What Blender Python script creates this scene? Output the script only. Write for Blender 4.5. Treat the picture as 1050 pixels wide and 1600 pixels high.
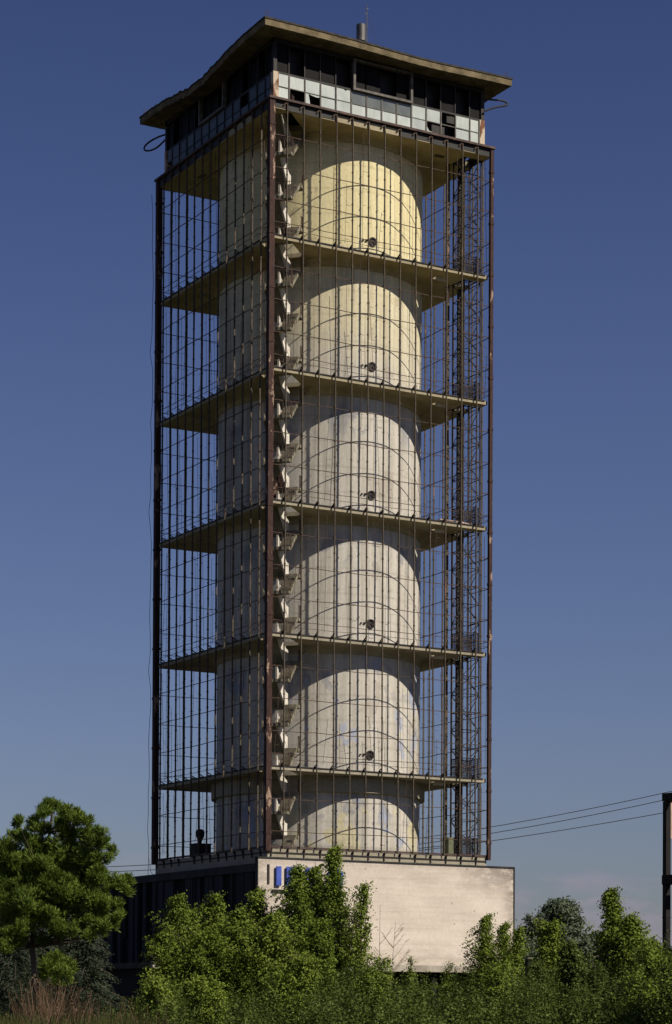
import bpy, math, random
import numpy as np
from mathutils import Vector, Matrix, geometry
R = math.radians
rnd = random.Random(7)
scene = bpy.context.scene
col = scene.collection
for o in list(bpy.data.objects): bpy.data.objects.remove(o)
G = 9.515                                   # height of the tower's level zero above the ground
# ---------------------------------------------------------------- camera
YAW, PIT, ROLL, FPX, SHY = 1.05136883, 0.0157566428, 0.00534828555, 3518.12770, 712.186778
CAM = Vector((-88.7505522, -158.297048, 1.7))
Fw = Vector((math.cos(YAW)*math.cos(PIT), math.sin(YAW)*math.cos(PIT), math.sin(PIT)))
R0 = Vector((math.sin(YAW), -math.cos(YAW), 0)); U0 = R0.cross(Fw)
Rt = R0*math.cos(ROLL) + U0*math.sin(ROLL); Up = -R0*math.sin(ROLL) + U0*math.cos(ROLL)
cd = bpy.data.cameras.new('camera'); cam = bpy.data.objects.new('camera', cd); col.objects.link(cam)
cam.matrix_world = Matrix.Translation(CAM) @ Matrix((Rt, Up, -Fw)).transposed().to_4x4()
cd.sensor_fit = 'HORIZONTAL'; cd.sensor_width = 36; cd.lens = FPX/1050*36; cd.shift_y = SHY/1050
cd.clip_start = 1; cd.clip_end = 20000
scene.camera = cam
def at(px, py, d):
    """world point seen at photo pixel (px, py) at view depth d metres"""
    return CAM + Fw*d + Rt*((px-525)/FPX*d) - Up*((py-800-SHY)/FPX*d)
# ---------------------------------------------------------------- light
SUN_EL, SUN_TH = R(41.8), R(30)               # sun 30 degrees right of the bright facade's normal
sdir = Vector((math.sin(SUN_TH)*math.cos(SUN_EL), -math.cos(SUN_TH)*math.cos(SUN_EL), math.sin(SUN_EL)))
w = bpy.data.worlds.new('World'); scene.world = w; w.use_nodes = True
nt = w.node_tree; nt.nodes.clear()
def N(t, typ, **k):
    n = t.nodes.new(typ)
    for a, v in k.items():
        if a.startswith('i_'):
            n.inputs[int(a[2:])].default_value = v
        else: setattr(n, a, v)
    return n
sky = N(nt, 'ShaderNodeTexSky'); sky.sky_type = 'NISHITA'; sky.sun_disc = False
sky.sun_elevation = SUN_EL; sky.sun_rotation = math.atan2(sdir.x, sdir.y)
sky.air_density = 1.0; sky.dust_density = 0.6; sky.ozone_density = 3.0
bg = N(nt, 'ShaderNodeBackground'); bg.inputs['Strength'].default_value = 0.05
wo = N(nt, 'ShaderNodeOutputWorld')
tint = N(nt, 'ShaderNodeMix', data_type='RGBA', blend_type='MULTIPLY'); tint.inputs[0].default_value = 1
nt.links.new(sky.outputs[0], tint.inputs[6])
# low clouds near the horizon
tc = N(nt, 'ShaderNodeTexCoord'); sx = N(nt, 'ShaderNodeSeparateXYZ'); nt.links.new(tc.outputs['Generated'], sx.inputs[0])
tr_ = N(nt, 'ShaderNodeValToRGB'); nt.links.new(sx.outputs[2], tr_.inputs[0]); e_ = tr_.color_ramp.elements
e_[0].position = .0; e_[0].color = (.88, .86, 1.02, 1); e_[1].position = .42; e_[1].color = (.69, .68, 1.02, 1); e4_ = e_.new(.27); e4_.color = (.92, .86, 1.16, 1)
e2_ = e_.new(.12); e2_.color = (1.0, .93, 1.17, 1); e3_ = e_.new(.62); e3_.color = (.20, .20, .32, 1)
nt.links.new(tr_.outputs[0], tint.inputs[7])
mp = N(nt, 'ShaderNodeMapping'); mp.inputs['Scale'].default_value = (9, 9, 26); nt.links.new(tc.outputs['Generated'], mp.inputs[0])
cn = N(nt, 'ShaderNodeTexNoise'); cn.inputs['Scale'].default_value = 2.2; cn.inputs['Detail'].default_value = 7; cn.inputs['Roughness'].default_value = .55
nt.links.new(mp.outputs[0], cn.inputs['Vector'])
r1 = N(nt, 'ShaderNodeMapRange'); r1.inputs[1].default_value = .45; r1.inputs[2].default_value = .60; nt.links.new(cn.outputs[0], r1.inputs[0])
r2 = N(nt, 'ShaderNodeMapRange'); r2.inputs[1].default_value = .068; r2.inputs[2].default_value = .045; nt.links.new(sx.outputs[2], r2.inputs[0])
mm = N(nt, 'ShaderNodeMath', operation='MULTIPLY'); nt.links.new(r1.outputs[0], mm.inputs[0]); nt.links.new(r2.outputs[0], mm.inputs[1])
m2 = N(nt, 'ShaderNodeMath', operation='MULTIPLY'); m2.inputs[1].default_value = .8; nt.links.new(mm.outputs[0], m2.inputs[0])
cm = N(nt, 'ShaderNodeMix', data_type='RGBA'); nt.links.new(m2.outputs[0], cm.inputs[0]); nt.links.new(tint.outputs[2], cm.inputs[6])
cm.inputs[7].default_value = (6.2, 5.5, 6.8, 1)
nt.links.new(cm.outputs[2], bg.inputs[0]); nt.links.new(bg.outputs[0], wo.inputs[0])
sl = bpy.data.lights.new('sun', 'SUN'); so = bpy.data.objects.new('sun', sl); col.objects.link(so)
sl.energy = 5.0; sl.angle = R(.5); sl.color = (1.0, .91, .78)
so.rotation_euler = (-sdir).to_track_quat('-Z', 'Y').to_euler(); so.location = (60, -90, 120)
scene.view_settings.view_transform = 'Standard'; scene.view_settings.look = 'None'
scene.view_settings.exposure = 0.0; scene.view_settings.gamma = 1
scene.render.engine = 'CYCLES'
# ---------------------------------------------------------------- helpers
def tag(o, label=None, cat=None, group=None, kind=None):
    if label: o['label'] = label
    if cat: o['category'] = cat
    if group: o['group'] = group
    if kind: o['kind'] = kind
    return o
def empty(name, loc, label, cat, group=None):
    o = bpy.data.objects.new(name, None); col.objects.link(o); o.location = loc; o.empty_display_size = .5
    return tag(o, label, cat, group)
def place(name, mesh, parent=None, loc=(0, 0, 0), rz=0):
    o = bpy.data.objects.new(name, mesh); col.objects.link(o); o.location = loc; o.rotation_euler.z = rz
    if parent: o.parent = parent
    return o
class MB:
    def __init__(s): s.v = []; s.f = []
    def add(s, vs, fs):
        n = len(s.v); s.v += [tuple(v) for v in vs]; s.f += [tuple(i+n for i in f) for f in fs]
    def box(s, x0, x1, y0, y1, z0, z1):
        s.add([(x0,y0,z0),(x1,y0,z0),(x1,y1,z0),(x0,y1,z0),(x0,y0,z1),(x1,y0,z1),(x1,y1,z1),(x0,y1,z1)],
              [(0,3,2,1),(4,5,6,7),(0,1,5,4),(1,2,6,5),(2,3,7,6),(3,0,4,7)])
    def obox(s, c, ax, ay, az):
        """box with centre c and half-axis vectors"""
        c = Vector(c); ax = Vector(ax); ay = Vector(ay); az = Vector(az)
        vs = [c+i*ax+j*ay+k*az for k in (-1,1) for i, j in ((-1,-1),(1,-1),(1,1),(-1,1))]
        s.add(vs, [(0,3,2,1),(4,5,6,7),(0,1,5,4),(1,2,6,5),(2,3,7,6),(3,0,4,7)])
    def bar(s, p, q, a, b=None):
        p = Vector(p); q = Vector(q); d = q-p; L = d.length
        if L < 1e-6: return
        d.normalize(); h = Vector((0,0,1)) if abs(d.z) < .95 else Vector((0,1,0))
        x = d.cross(h).normalized(); y = x.cross(d)
        s.obox((p+q)/2, x*a/2, y*(b or a)/2, d*L/2)
    def tube(s, pts, r, n=6, r1=None):
        pts = [Vector(p) for p in pts]; m = len(pts); base = len(s.v)
        for i, p in enumerate(pts):
            d = (pts[min(i+1, m-1)]-pts[max(i-1, 0)]).normalized()
            h = Vector((0,0,1)) if abs(d.z) < .9 else Vector((0,1,0))
            x = d.cross(h).normalized(); y = x.cross(d)
            rr = r if r1 is None else r+(r1-r)*i/(m-1)
            for k in range(n):
                a = 2*math.pi*k/n; s.v.append(tuple(p+x*rr*math.cos(a)+y*rr*math.sin(a)))
        for i in range(m-1):
            for k in range(n):
                s.f.append((base+i*n+k, base+i*n+(k+1) % n, base+(i+1)*n+(k+1) % n, base+(i+1)*n+k))
        s.f.append(tuple(base+k for k in range(n))[::-1]); s.f.append(tuple(base+(m-1)*n+k for k in range(n)))
    def lathe(s, prof, n=32, c=(0,0), cap=True):
        b = len(s.v); m = len(prof)
        for r, z in prof:
            for k in range(n):
                a = 2*math.pi*k/n; s.v.append((c[0]+r*math.cos(a), c[1]+r*math.sin(a), z))
        for i in range(m-1):
            for k in range(n): s.f.append((b+i*n+k, b+i*n+(k+1) % n, b+(i+1)*n+(k+1) % n, b+(i+1)*n+k))
        if cap: s.f.append(tuple(b+k for k in range(n))[::-1]); s.f.append(tuple(b+(m-1)*n+k for k in range(n)))
    def poly(s, loops, f):
        """extruded polygon with holes; f(u, v, t) -> point, t in (0, 1)"""
        tri = geometry.tessellate_polygon([[Vector((a, b, 0)) for a, b in lp] for lp in loops])
        flat = [p for lp in loops for p in lp]; n = len(flat); b = len(s.v)
        for t in (0, 1):
            for p in flat: s.v.append(tuple(f(p[0], p[1], t)))
        for t in tri:
            s.f.append((b+t[0], b+t[1], b+t[2])); s.f.append((b+n+t[2], b+n+t[1], b+n+t[0]))
        k = 0
        for lp in loops:
            m = len(lp)
            for i in range(m):
                j = (i+1) % m; s.f.append((b+k+i, b+k+j, b+n+k+j, b+n+k+i))
            k += m
    def mesh(s, name, mat, org=(0,0,0), smooth=False, fix=True):
        me = bpy.data.meshes.new(name); o = Vector(org)
        me.from_pydata([tuple(Vector(v)-o) for v in s.v], [], s.f)
        if fix:
            import bmesh
            bm = bmesh.new(); bm.from_mesh(me); bmesh.ops.recalc_face_normals(bm, faces=bm.faces); bm.to_mesh(me); bm.free()
        me.materials.append(mat)
        if smooth: me.shade_smooth(); 
        return me
    def build(s, name, mat, parent=None, org=None, smooth=False, loc=None):
        if org is None:
            org = parent.matrix_basis.translation if parent else (0,0,0)
            if parent and parent.parent: org = parent.parent.location
        return place(name, s.mesh(name, mat, org, smooth), parent)
# ---------------------------------------------------------------- materials
def ramp(t, fac, stops, interp='LINEAR'):
    r = N(t, 'ShaderNodeValToRGB'); cr = r.color_ramp; cr.interpolation = interp
    while len(cr.elements) < len(stops): cr.elements.new(.5)
    for e, (p, c) in zip(cr.elements, stops):
        e.position = p; e.color = c if len(c) == 4 else (*c, 1)
    t.links.new(fac, r.inputs[0]); return r.outputs[0]
def noise(t, vec, scale=1, sc=(1,1,1), detail=6, rough=.55, dist=0):
    m = N(t, 'ShaderNodeMapping'); m.inputs['Scale'].default_value = sc; t.links.new(vec, m.inputs[0])
    n = N(t, 'ShaderNodeTexNoise'); n.inputs['Scale'].default_value = scale; n.inputs['Detail'].default_value = detail
    n.inputs['Roughness'].default_value = rough; n.inputs['Distortion'].default_value = dist
    t.links.new(m.outputs[0], n.inputs['Vector']); return n.outputs[0]
def mix(t, fac, a, b, mode='MIX'):
    m = N(t, 'ShaderNodeMix', data_type='RGBA', blend_type=mode)
    for s_, v in ((0, fac), (6, a), (7, b)):
        if isinstance(v, (int, float)): m.inputs[s_].default_value = v
        elif isinstance(v, tuple): m.inputs[s_].default_value = (*v[:3], 1)
        else: t.links.new(v, m.inputs[s_])
    return m.outputs[2]
def mrange(t, v, a, b, c=0, d=1):
    m = N(t, 'ShaderNodeMapRange'); t.links.new(v, m.inputs[0])
    for i, x in enumerate((a, b, c, d)): m.inputs[i+1].default_value = x
    return m.outputs[0]
def math_(t, op, a, b):
    m = N(t, 'ShaderNodeMath', operation=op)
    for i, v in enumerate((a, b)):
        if isinstance(v, (int, float)): m.inputs[i].default_value = v
        else: t.links.new(v, m.inputs[i])
    return m.outputs[0]
def new(name, rough=.85, metal=0, spec=.3):
    m = bpy.data.materials.new(name); m.use_nodes = True; t = m.node_tree
    b = t.nodes['Principled BSDF']; b.inputs['Roughness'].default_value = rough
    b.inputs['Metallic'].default_value = metal; b.inputs['Specular IOR Level'].default_value = spec
    g = N(t, 'ShaderNodeNewGeometry')
    return m, t, b, g.outputs['Position'], g
def bump(t, b, h, strength=.3, dist=.03):
    n = N(t, 'ShaderNodeBump'); n.inputs['Strength'].default_value = strength; n.inputs['Distance'].default_value = dist
    t.links.new(h, n.inputs['Height']); t.links.new(n.outputs[0], b.inputs['Normal'])
def simple(name, c0, c1, scale=1.5, sc=(1,1,1), rough=.85, metal=0, spec=.3, bm=.25, lo=.35, hi=.65):
    m, t, b, P, g = new(name, rough, metal, spec)
    n = noise(t, P, scale, sc); n2 = noise(t, P, scale*9, sc, 3)
    c = ramp(t, n, [(lo, c0), (hi, c1)])
    c = mix(t, .35, c, ramp(t, n2, [(.3, (.55,.55,.55)), (.7, (1,1,1))]), 'MULTIPLY')
    t.links.new(c, b.inputs['Base Color']); bump(t, b, n2, bm); return m
def shaft_material():
    m, t, b, P, g = new('tank_plaster', .9)
    s = N(t, 'ShaderNodeSeparateXYZ'); t.links.new(P, s.inputs[0]); z = s.outputs[2]
    big = noise(t, P, .16, (1,1,.9), 5); streak = noise(t, P, 1.4, (1,1,.035), 5, .65); fine = noise(t, P, 7, (1,1,.6), 4)
    patch = noise(t, P, .42, (1,1,.8), 7, .6, .4); patch2 = noise(t, P, .55, (1,1,.7), 6, .55, .2)
    grey = ramp(t, streak, [(.3, (.38,.36,.31)), (.5, (.55,.52,.455)), (.7, (.68,.655,.585))])
    yel = ramp(t, streak, [(.3, (.66,.57,.32)), (.52, (.80,.72,.43)), (.7, (.85,.78,.50))])
    # paint survives on the upper storeys, has flaked away lower down
    zz = math_(t, 'ADD', z, math_(t, 'MULTIPLY', big, 16))
    yf = mrange(t, math_(t, 'ADD', zz, math_(t, 'MULTIPLY', streak, 6)), G+51, G+63)
    c = mix(t, yf, grey, yel)
    # yellow remnants in the lowest storey
    low = math_(t, 'MULTIPLY', mrange(t, z, G+9, G+6.5), mrange(t, patch, .54, .56))
    c = mix(t, math_(t, 'MULTIPLY', low, .8), c, (.60,.55,.34))
    # bluish primer showing through in patches near the tops of the middle storeys
    zm = N(t, 'ShaderNodeMath', operation='PINGPONG'); zm.inputs[1].default_value = 5
    t.links.new(math_(t, 'ADD', z, -G), zm.inputs[0])
    fr = math_(t, 'SUBTRACT', 1.0, math_(t, 'ABSOLUTE', math_(t, 'SUBTRACT', math_(t, 'FRACT', math_(t, 'MULTIPLY', math_(t, 'ADD', z, -G), .1), 0), .74), 0))
    band = mrange(t, fr, .80, .95)
    midz = mrange(t, z, G+46, G+38)
    bl = math_(t, 'MULTIPLY', math_(t, 'MULTIPLY', band, midz), mrange(t, patch2, .52, .55))
    c = mix(t, math_(t, 'MULTIPLY', bl, .55), c, (.22,.24,.29))
    bl2 = math_(t, 'MULTIPLY', mrange(t, z, G+21, G+18), mrange(t, patch2, .60, .62))
    c = mix(t, math_(t, 'MULTIPLY', bl2, .7), c, (.36,.41,.56))
    c = mix(t, math_(t, 'MULTIPLY', mrange(t, patch, .60, .63), .35), c, (.30,.26,.20))
    drip = noise(t, P, 2.6, (1,1,.03), 4, .6); c = mix(t, math_(t, 'MULTIPLY', mrange(t, drip, .60, .66), .45), c, (.20,.18,.14))
    c = mix(t, .5, c, ramp(t, fine, [(.3, (.72,.70,.66)), (.62, (1,1,1))]), 'MULTIPLY')
    wv = N(t, 'ShaderNodeTexWave', wave_type='BANDS', bands_direction='Z'); wv.inputs['Scale'].default_value = .16
    t.links.new(P, wv.inputs[0])
    c = mix(t, .22, c, ramp(t, wv.outputs[1], [(.0, (.5,.48,.45)), (.05, (1,1,1))]), 'MULTIPLY')
    t.links.new(c, b.inputs['Base Color']); bump(t, b, fine, .35, .03); return m
M = {}
M['shaft'] = shaft_material()
def slab_material():
    m, t, b, P, g = new('ochre_concrete', .9)
    s = N(t, 'ShaderNodeSeparateXYZ'); t.links.new(P, s.inputs[0])
    n = noise(t, P, .5, (1,1,1), 6); n2 = noise(t, P, 5, (1,1,1), 4)
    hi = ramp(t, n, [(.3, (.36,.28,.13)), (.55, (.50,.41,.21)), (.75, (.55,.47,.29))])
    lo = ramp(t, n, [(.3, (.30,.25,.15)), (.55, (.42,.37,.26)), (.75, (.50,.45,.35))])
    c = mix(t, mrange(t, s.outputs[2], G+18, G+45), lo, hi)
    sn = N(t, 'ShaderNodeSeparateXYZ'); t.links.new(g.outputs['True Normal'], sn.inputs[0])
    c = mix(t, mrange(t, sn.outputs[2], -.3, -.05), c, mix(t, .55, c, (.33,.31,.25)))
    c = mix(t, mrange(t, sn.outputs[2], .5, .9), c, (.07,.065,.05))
    c = mix(t, .5, c, ramp(t, n2, [(.3, (.6,.58,.55)), (.6, (1,1,1))]), 'MULTIPLY')
    t.links.new(c, b.inputs['Base Color']); bump(t, b, n2, .3); return m
M['slab'] = slab_material()
def rust_material(name, base, dark, pale, thr=.60, sc=(1,1,.35)):
    m, t, b, P, g = new(name, .8, .15)
    n = noise(t, P, 1.1, sc, 8, .7); n2 = noise(t, P, 6, (1,1,.4), 5, .7)
    c = ramp(t, n2, [(.35, dark), (.6, base)])
    c = mix(t, mrange(t, n, thr, thr+.03), c, pale)
    t.links.new(c, b.inputs['Base Color']); bump(t, b, n2, .4, .01); return m
M['column'] = rust_material('rusted_column_steel', (.066,.033,.026), (.032,.017,.015), (.36,.25,.18), .575)
M['mullion'] = rust_material('weathered_brown_paint', (.115,.093,.066), (.06,.046,.034), (.24,.15,.11), .63, (1,1,.2))
M['rod'] = rust_material('rusty_rod_steel', (.11,.07,.05), (.05,.032,.025), (.22,.14,.10), .66)
M['darksteel'] = simple('blackened_steel', (.018,.016,.016), (.05,.04,.036), 2, rough=.7)
M['beam'] = simple('rusted_ring_beam', (.05,.03,.028), (.13,.085,.07), 1.6, (1,1,1), rough=.75)
M['stair'] = simple('bare_stair_concrete', (.58,.54,.46), (.80,.76,.68), 1.2, rough=.9)
M['stairdark'] = simple('dark_stair_concrete', (.15,.135,.095), (.30,.27,.20), 1.4, rough=.95)  # dark tone painted on the flights so only the spine strip looks sunlit
M['roofc'] = simple('lichen_roof_concrete', (.10,.08,.045), (.24,.19,.11), .9, rough=.95, bm=.5)
M['roofing'] = simple('black_roofing_felt', (.03,.027,.022), (.07,.06,.045), 2)
M['cabin'] = simple('black_cladding', (.010,.010,.010), (.03,.027,.024), 1.2, rough=.6)
M['frame'] = simple('grey_window_frame', (.09,.085,.075), (.19,.17,.15), 2.5, rough=.7)
M['pilaster'] = simple('flaking_pale_pilaster', (.20,.09,.05), (.62,.52,.38), 1.8, (1,1,.5), lo=.42, hi=.52)
M['blue'] = simple('blue_letter_enamel', (.05,.09,.42), (.08,.14,.55), 2, rough=.45)
M['lattice'] = simple('dark_lattice_steel', (.018,.016,.02), (.045,.036,.034), 2, rough=.7)
M['zinc'] = simple('zinc_chimney', (.10,.10,.10), (.22,.21,.20), 1.5, (1,1,.3), rough=.5, metal=.5)
M['stone'] = simple('coping_concrete', (.30,.27,.21), (.50,.46,.38), .8, (1,1,.6))
M['panel'] = simple('shaded_wall_panels', (.008,.011,.013), (.032,.037,.042), .7, (1,1,.18), rough=.8, lo=.3, hi=.7)  # side panels darkened in colour to carry the deep shade there
M['fascia'] = simple('shaded_fascia_concrete', (.022,.024,.024), (.055,.055,.05), .8, (1,1,.5))  # concrete colour lowered to stand for shade on the podium and terrace side
M['darkconc'] = simple('dark_frame_concrete', (.008,.007,.008), (.018,.016,.016), 1)  # near-black colour stands in for the unlit faces of the frame
M['pinkconc'] = simple('pinkish_plank_and_lit_face', (.45,.30,.24), (.60,.45,.38), 1.5)
M['bark'] = simple('rough_bark', (.05,.037,.027), (.16,.12,.09), 4, (1,1,.3), bm=.8)
M['paledbark'] = simple('pale_twig_bark', (.20,.16,.12), (.34,.28,.22), 4)
def wall_material():
    m, t, b, P, g = new('whitewashed_wall', .9)
    s = N(t, 'ShaderNodeSeparateXYZ'); t.links.new(P, s.inputs[0])
    n = noise(t, P, .35, (1,1,1.4), 7, .6); st = noise(t, P, 2.2, (1,1,.06), 6, .7); f = noise(t, P, 6, (1,1,1), 5); h = noise(t, P, 1.2, (.15,.15,3.0), 5)
    c = ramp(t, n, [(.3, (.62,.55,.47)), (.6, (.72,.64,.55)), (.8, (.76,.69,.60))])
    top = mrange(t, s.outputs[2], 9.6, 12.6)
    right = mrange(t, s.outputs[0], 6.5, 11.2)
    left = mrange(t, s.outputs[0], -9.2, -11.2)
    edge = math_(t, 'MULTIPLY', mrange(t, s.outputs[0], 10.2, 11.5), mrange(t, s.outputs[2], 6, 11))
    n2 = noise(t, P, .9, (1,1,2.2), 7, .65)
    dz_ = math_(t, 'MAXIMUM', math_(t, 'MULTIPLY', top, math_(t, 'ADD', right, .22)), math_(t, 'MAXIMUM', edge, math_(t, 'MULTIPLY', left, .7)))
    dirt = math_(t, 'MULTIPLY', dz_, mrange(t, n2, .36, .52))
    c = mix(t, math_(t, 'MULTIPLY', dirt, .80), c, (.19,.165,.145))
    sp_ = math_(t, 'MULTIPLY', mrange(t, s.outputs[2], 6.2, 4.6), mrange(t, n2, .42, .6)); c = mix(t, math_(t, 'MULTIPLY', sp_, .5), c, (.26,.23,.18))
    run = math_(t, 'MULTIPLY', mrange(t, s.outputs[2], 11.2, 12.5), mrange(t, st, .62, .68))
    c = mix(t, math_(t, 'MULTIPLY', run, .75), c, (.14,.12,.10))
    lip = math_(t, 'MULTIPLY', mrange(t, s.outputs[2], 12.0, 12.45), mrange(t, st, .3, .6)); c = mix(t, math_(t, 'MULTIPLY', lip, .5), c, (.25,.21,.18))
    jn = N(t, 'ShaderNodeTexBrick'); jn.inputs['Scale'].default_value = 1; jn.inputs['Brick Width'].default_value = 3.8; jn.inputs['Row Height'].default_value = 1.25; jn.inputs['Mortar Size'].default_value = .02; jn.inputs['Mortar Smooth'].default_value = .6
    cx = N(t, 'ShaderNodeCombineXYZ'); t.links.new(s.outputs[0], cx.inputs[0]); t.links.new(s.outputs[2], cx.inputs[1]); t.links.new(cx.outputs[0], jn.inputs[0])
    c = mix(t, math_(t, 'MULTIPLY', jn.outputs['Fac'], .22), c, (.30,.26,.22))
    c = mix(t, .45, c, ramp(t, f, [(.3, (.80,.78,.75)), (.6, (1,1,1))]), 'MULTIPLY')
    c = mix(t, .5, c, ramp(t, h, [(.32, (.82,.79,.76)), (.55, (1,1,1))]), 'MULTIPLY')
    sp = N(t, 'ShaderNodeTexVoronoi'); sp.inputs['Scale'].default_value = .9; t.links.new(P, sp.inputs[0])
    c = mix(t, .6, c, ramp(t, sp.outputs[0], [(.05, (.3,.26,.22)), (.08, (1,1,1))]), 'MULTIPLY')
    t.links.new(c, b.inputs['Base Color']); bump(t, b, f, .3, .02); return m
M['wall'] = wall_material()
def pane_material(name, c0, c1, rough, spec):
    m, t, b, P, g = new(name, rough, 0, spec)
    n = noise(t, P, 1.3, (1,1,.5), 6, .6); n2 = noise(t, P, 14, (1,1,.15), 3)
    c = ramp(t, n, [(.3, c0), (.65, c1)])
    c = mix(t, .4, c, ramp(t, n2, [(.3, (.7,.72,.7)), (.6, (1,1,1))]), 'MULTIPLY')
    oi = N(t, 'ShaderNodeObjectInfo')
    c = mix(t, mrange(t, oi.outputs['Random'], 0, 1, 0, .35), c, (.20,.24,.24))
    t.links.new(c, b.inputs['Base Color']); bump(t, b, n, .15, .02); return m
M['frost'] = pane_material('frosted_glass', (.40,.45,.42), (.56,.61,.57), .35, .5)
M['shadeglass'] = pane_material('frosted_glass_shaded', (.030,.040,.050), (.07,.085,.10), .4, .25)  # same glass as the front, darkened in colour for the unlit sides
M['dimglass'] = pane_material('smoked_glass', (.10,.115,.11), (.17,.185,.17), .12, .6)
M['voidblack'] = simple('black_void', (.003,.003,.003), (.008,.007,.007), 1.3, rough=.6, spec=.1)  # black sheets painted for the dark open voids of the upper band
def leaf_material(name, c0, c1, c2, trans=.35, rough=.5, spec=.35):
    m = bpy.data.materials.new(name); m.use_nodes = True; t = m.node_tree; b = t.nodes['Principled BSDF']
    g = N(t, 'ShaderNodeNewGeometry'); n = noise(t, g.outputs['Position'], .4, (1,1,1), 4)
    a = math_(t, 'ADD', math_(t, 'MULTIPLY', g.outputs['Random Per Island'], .5), mrange(t, n, .35, .65, 0, .5))
    c = ramp(t, a, [(.1, c0), (.5, c1), (1, c2)])
    t.links.new(c, b.inputs['Base Color']); b.inputs['Roughness'].default_value = rough; b.inputs['Specular IOR Level'].default_value = spec
    tr = N(t, 'ShaderNodeBsdfTranslucent'); t.links.new(mix(t, .5, c, (.12,.17,.02)), tr.inputs[0])
    ms = N(t, 'ShaderNodeMixShader'); ms.inputs[0].default_value = trans
    t.links.new(b.outputs[0], ms.inputs[1]); t.links.new(tr.outputs[0], ms.inputs[2])
    t.links.new(ms.outputs[0], t.nodes['Material Output'].inputs[0]); return m
M['poplar'] = leaf_material('poplar_leaf', (.095,.145,.022), (.185,.250,.036), (.30,.37,.070), .35, .6, .1)
M['hedge'] = leaf_material('thicket_leaf', (.026,.042,.009), (.070,.100,.018), (.20,.25,.070), .25, .6, .12)
M['pineneedle'] = leaf_material('pine_needle', (.065,.110,.018), (.125,.185,.028), (.20,.26,.044), .2, .6, .15)
M['cedar'] = leaf_material('cedar_needle', (.032,.045,.028), (.052,.070,.046), (.085,.108,.075), .15, .7, .1)
M['farleaf'] = leaf_material('distant_leaf', (.07,.10,.055), (.10,.13,.075), (.13,.16,.10), .25, .6)
M['straw'] = leaf_material('dry_straw', (.045,.027,.014), (.095,.060,.035), (.20,.13,.09), .2, .8, .1)
M['grass'] = leaf_material('grass_blade', (.03,.045,.012), (.06,.07,.02), (.10,.10,.04), .25, .7, .1)
def ground_material():
    m, t, b, P, g = new('grassy_ground', .95)
    n = noise(t, P, .25, (1,1,1), 8); n2 = noise(t, P, 3, (1,1,1), 6)
    c = ramp(t, n, [(.35, (.020,.028,.009)), (.6, (.05,.045,.025))])
    c = mix(t, .5, c, ramp(t, n2, [(.3, (.5,.5,.5)), (.7, (1,1,1))]), 'MULTIPLY')
    t.links.new(c, b.inputs['Base Color']); bump(t, b, n2, .6, .05); return m
M['ground'] = ground_material()
# ---------------------------------------------------------------- ground
g = MB(); g.add([(-4000,-4000,0),(4000,-4000,0),(4000,6000,0),(-4000,6000,0)], [(0,1,2,3)])
tag(g.build('ground', M['ground']), kind='structure')
# ---------------------------------------------------------------- the tower
ROOT = Vector((0, 0, G+2.6))
tower = empty('water_tower', ROOT, 'tall square cage tower of rusty steel bars around a cylindrical concrete core with six platforms', 'tower')
A, B, RC, NB = 10.0, 9.74, 8.2, 14
BAY = 2*A/NB
ZB, ZT = G+3.9, G+60.05
# faces: (origin corner sign, u, n)
FACES = [((-1,-1), (1,0), (0,-1)), ((-1,1), (0,-1), (-1,0)), ((1,-1), (0,1), (1,0)), ((1,1), (-1,0), (0,1))]
def fp(F, h, u, n, z):
    (sx_, sy_), U, Nn = F
    return Vector((sx_*h + U[0]*u + Nn[0]*n, sy_*h + U[1]*u + Nn[1]*n, z))
def fbox(mb, F, h, u0, u1, n0, n1, z0, z1):
    c = fp(F, h, (u0+u1)/2, (n0+n1)/2, (z0+z1)/2); U = Vector((*F[1], 0)); Nn = Vector((*F[2], 0))
    mb.obox(c, U*(u1-u0)/2, Nn*(n1-n0)/2, Vector((0,0,(z1-z0)/2)))
# core shaft
mb = MB(); mb.lathe([(RC, z) for z in np.linspace(G+2.6, G+59.5, 30)], 160)
shaft = mb.build('tank_shaft', M['shaft'], tower, smooth=True)
for k in range(5):
    z = G+10*(4-k)+[1.45, 1.70, 1.67, 1.65, 1.45][::1][k] + (10 if k == 0 else 10) - 0
    mb = MB(); a = -math.pi/2
    c = Vector((0, -RC, z)); n = 20
    # a recessed-looking porthole: ring plus black disc
    ring = []
    for rr, yy in ((.36, .02), (.36, -.10), (.26, -.10), (.26, .02)):
        ring.append([(c.x+rr*math.cos(2*math.pi*i/n), c.y+yy, c.z+rr*math.sin(2*math.pi*i/n)) for i in range(n)])
    vs = [v for r_ in ring for v in r_]; fs = [(r_*n+i, r_*n+(i+1) % n, (r_+1)*n+(i+1) % n, (r_+1)*n+i) for r_ in range(3) for i in range(n)]
    mb.add(vs, fs); mb.add([(c.x+.26*math.cos(2*math.pi*i/n), c.y-.015, c.z+.26*math.sin(2*math.pi*i/n)) for i in range(n)], [tuple(range(n))])
    ph = mb.build('porthole', M['darksteel'], tower); mb = MB()
    mb.bar((c.x-.62, c.y-.05, c.z+.03), (c.x-.45, c.y-.05, c.z+.03), .16, .1); mb.bar((c.x-.9, c.y-.03, c.z), (c.x-.8, c.y-.03, c.z), .12, .1)
    mb.bar((c.x+.05, c.y-.12, c.z+.1), (c.x+.26, c.y-.12, c.z-.18), .05)
    mb.build('valve', M['darksteel'], ph)
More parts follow.
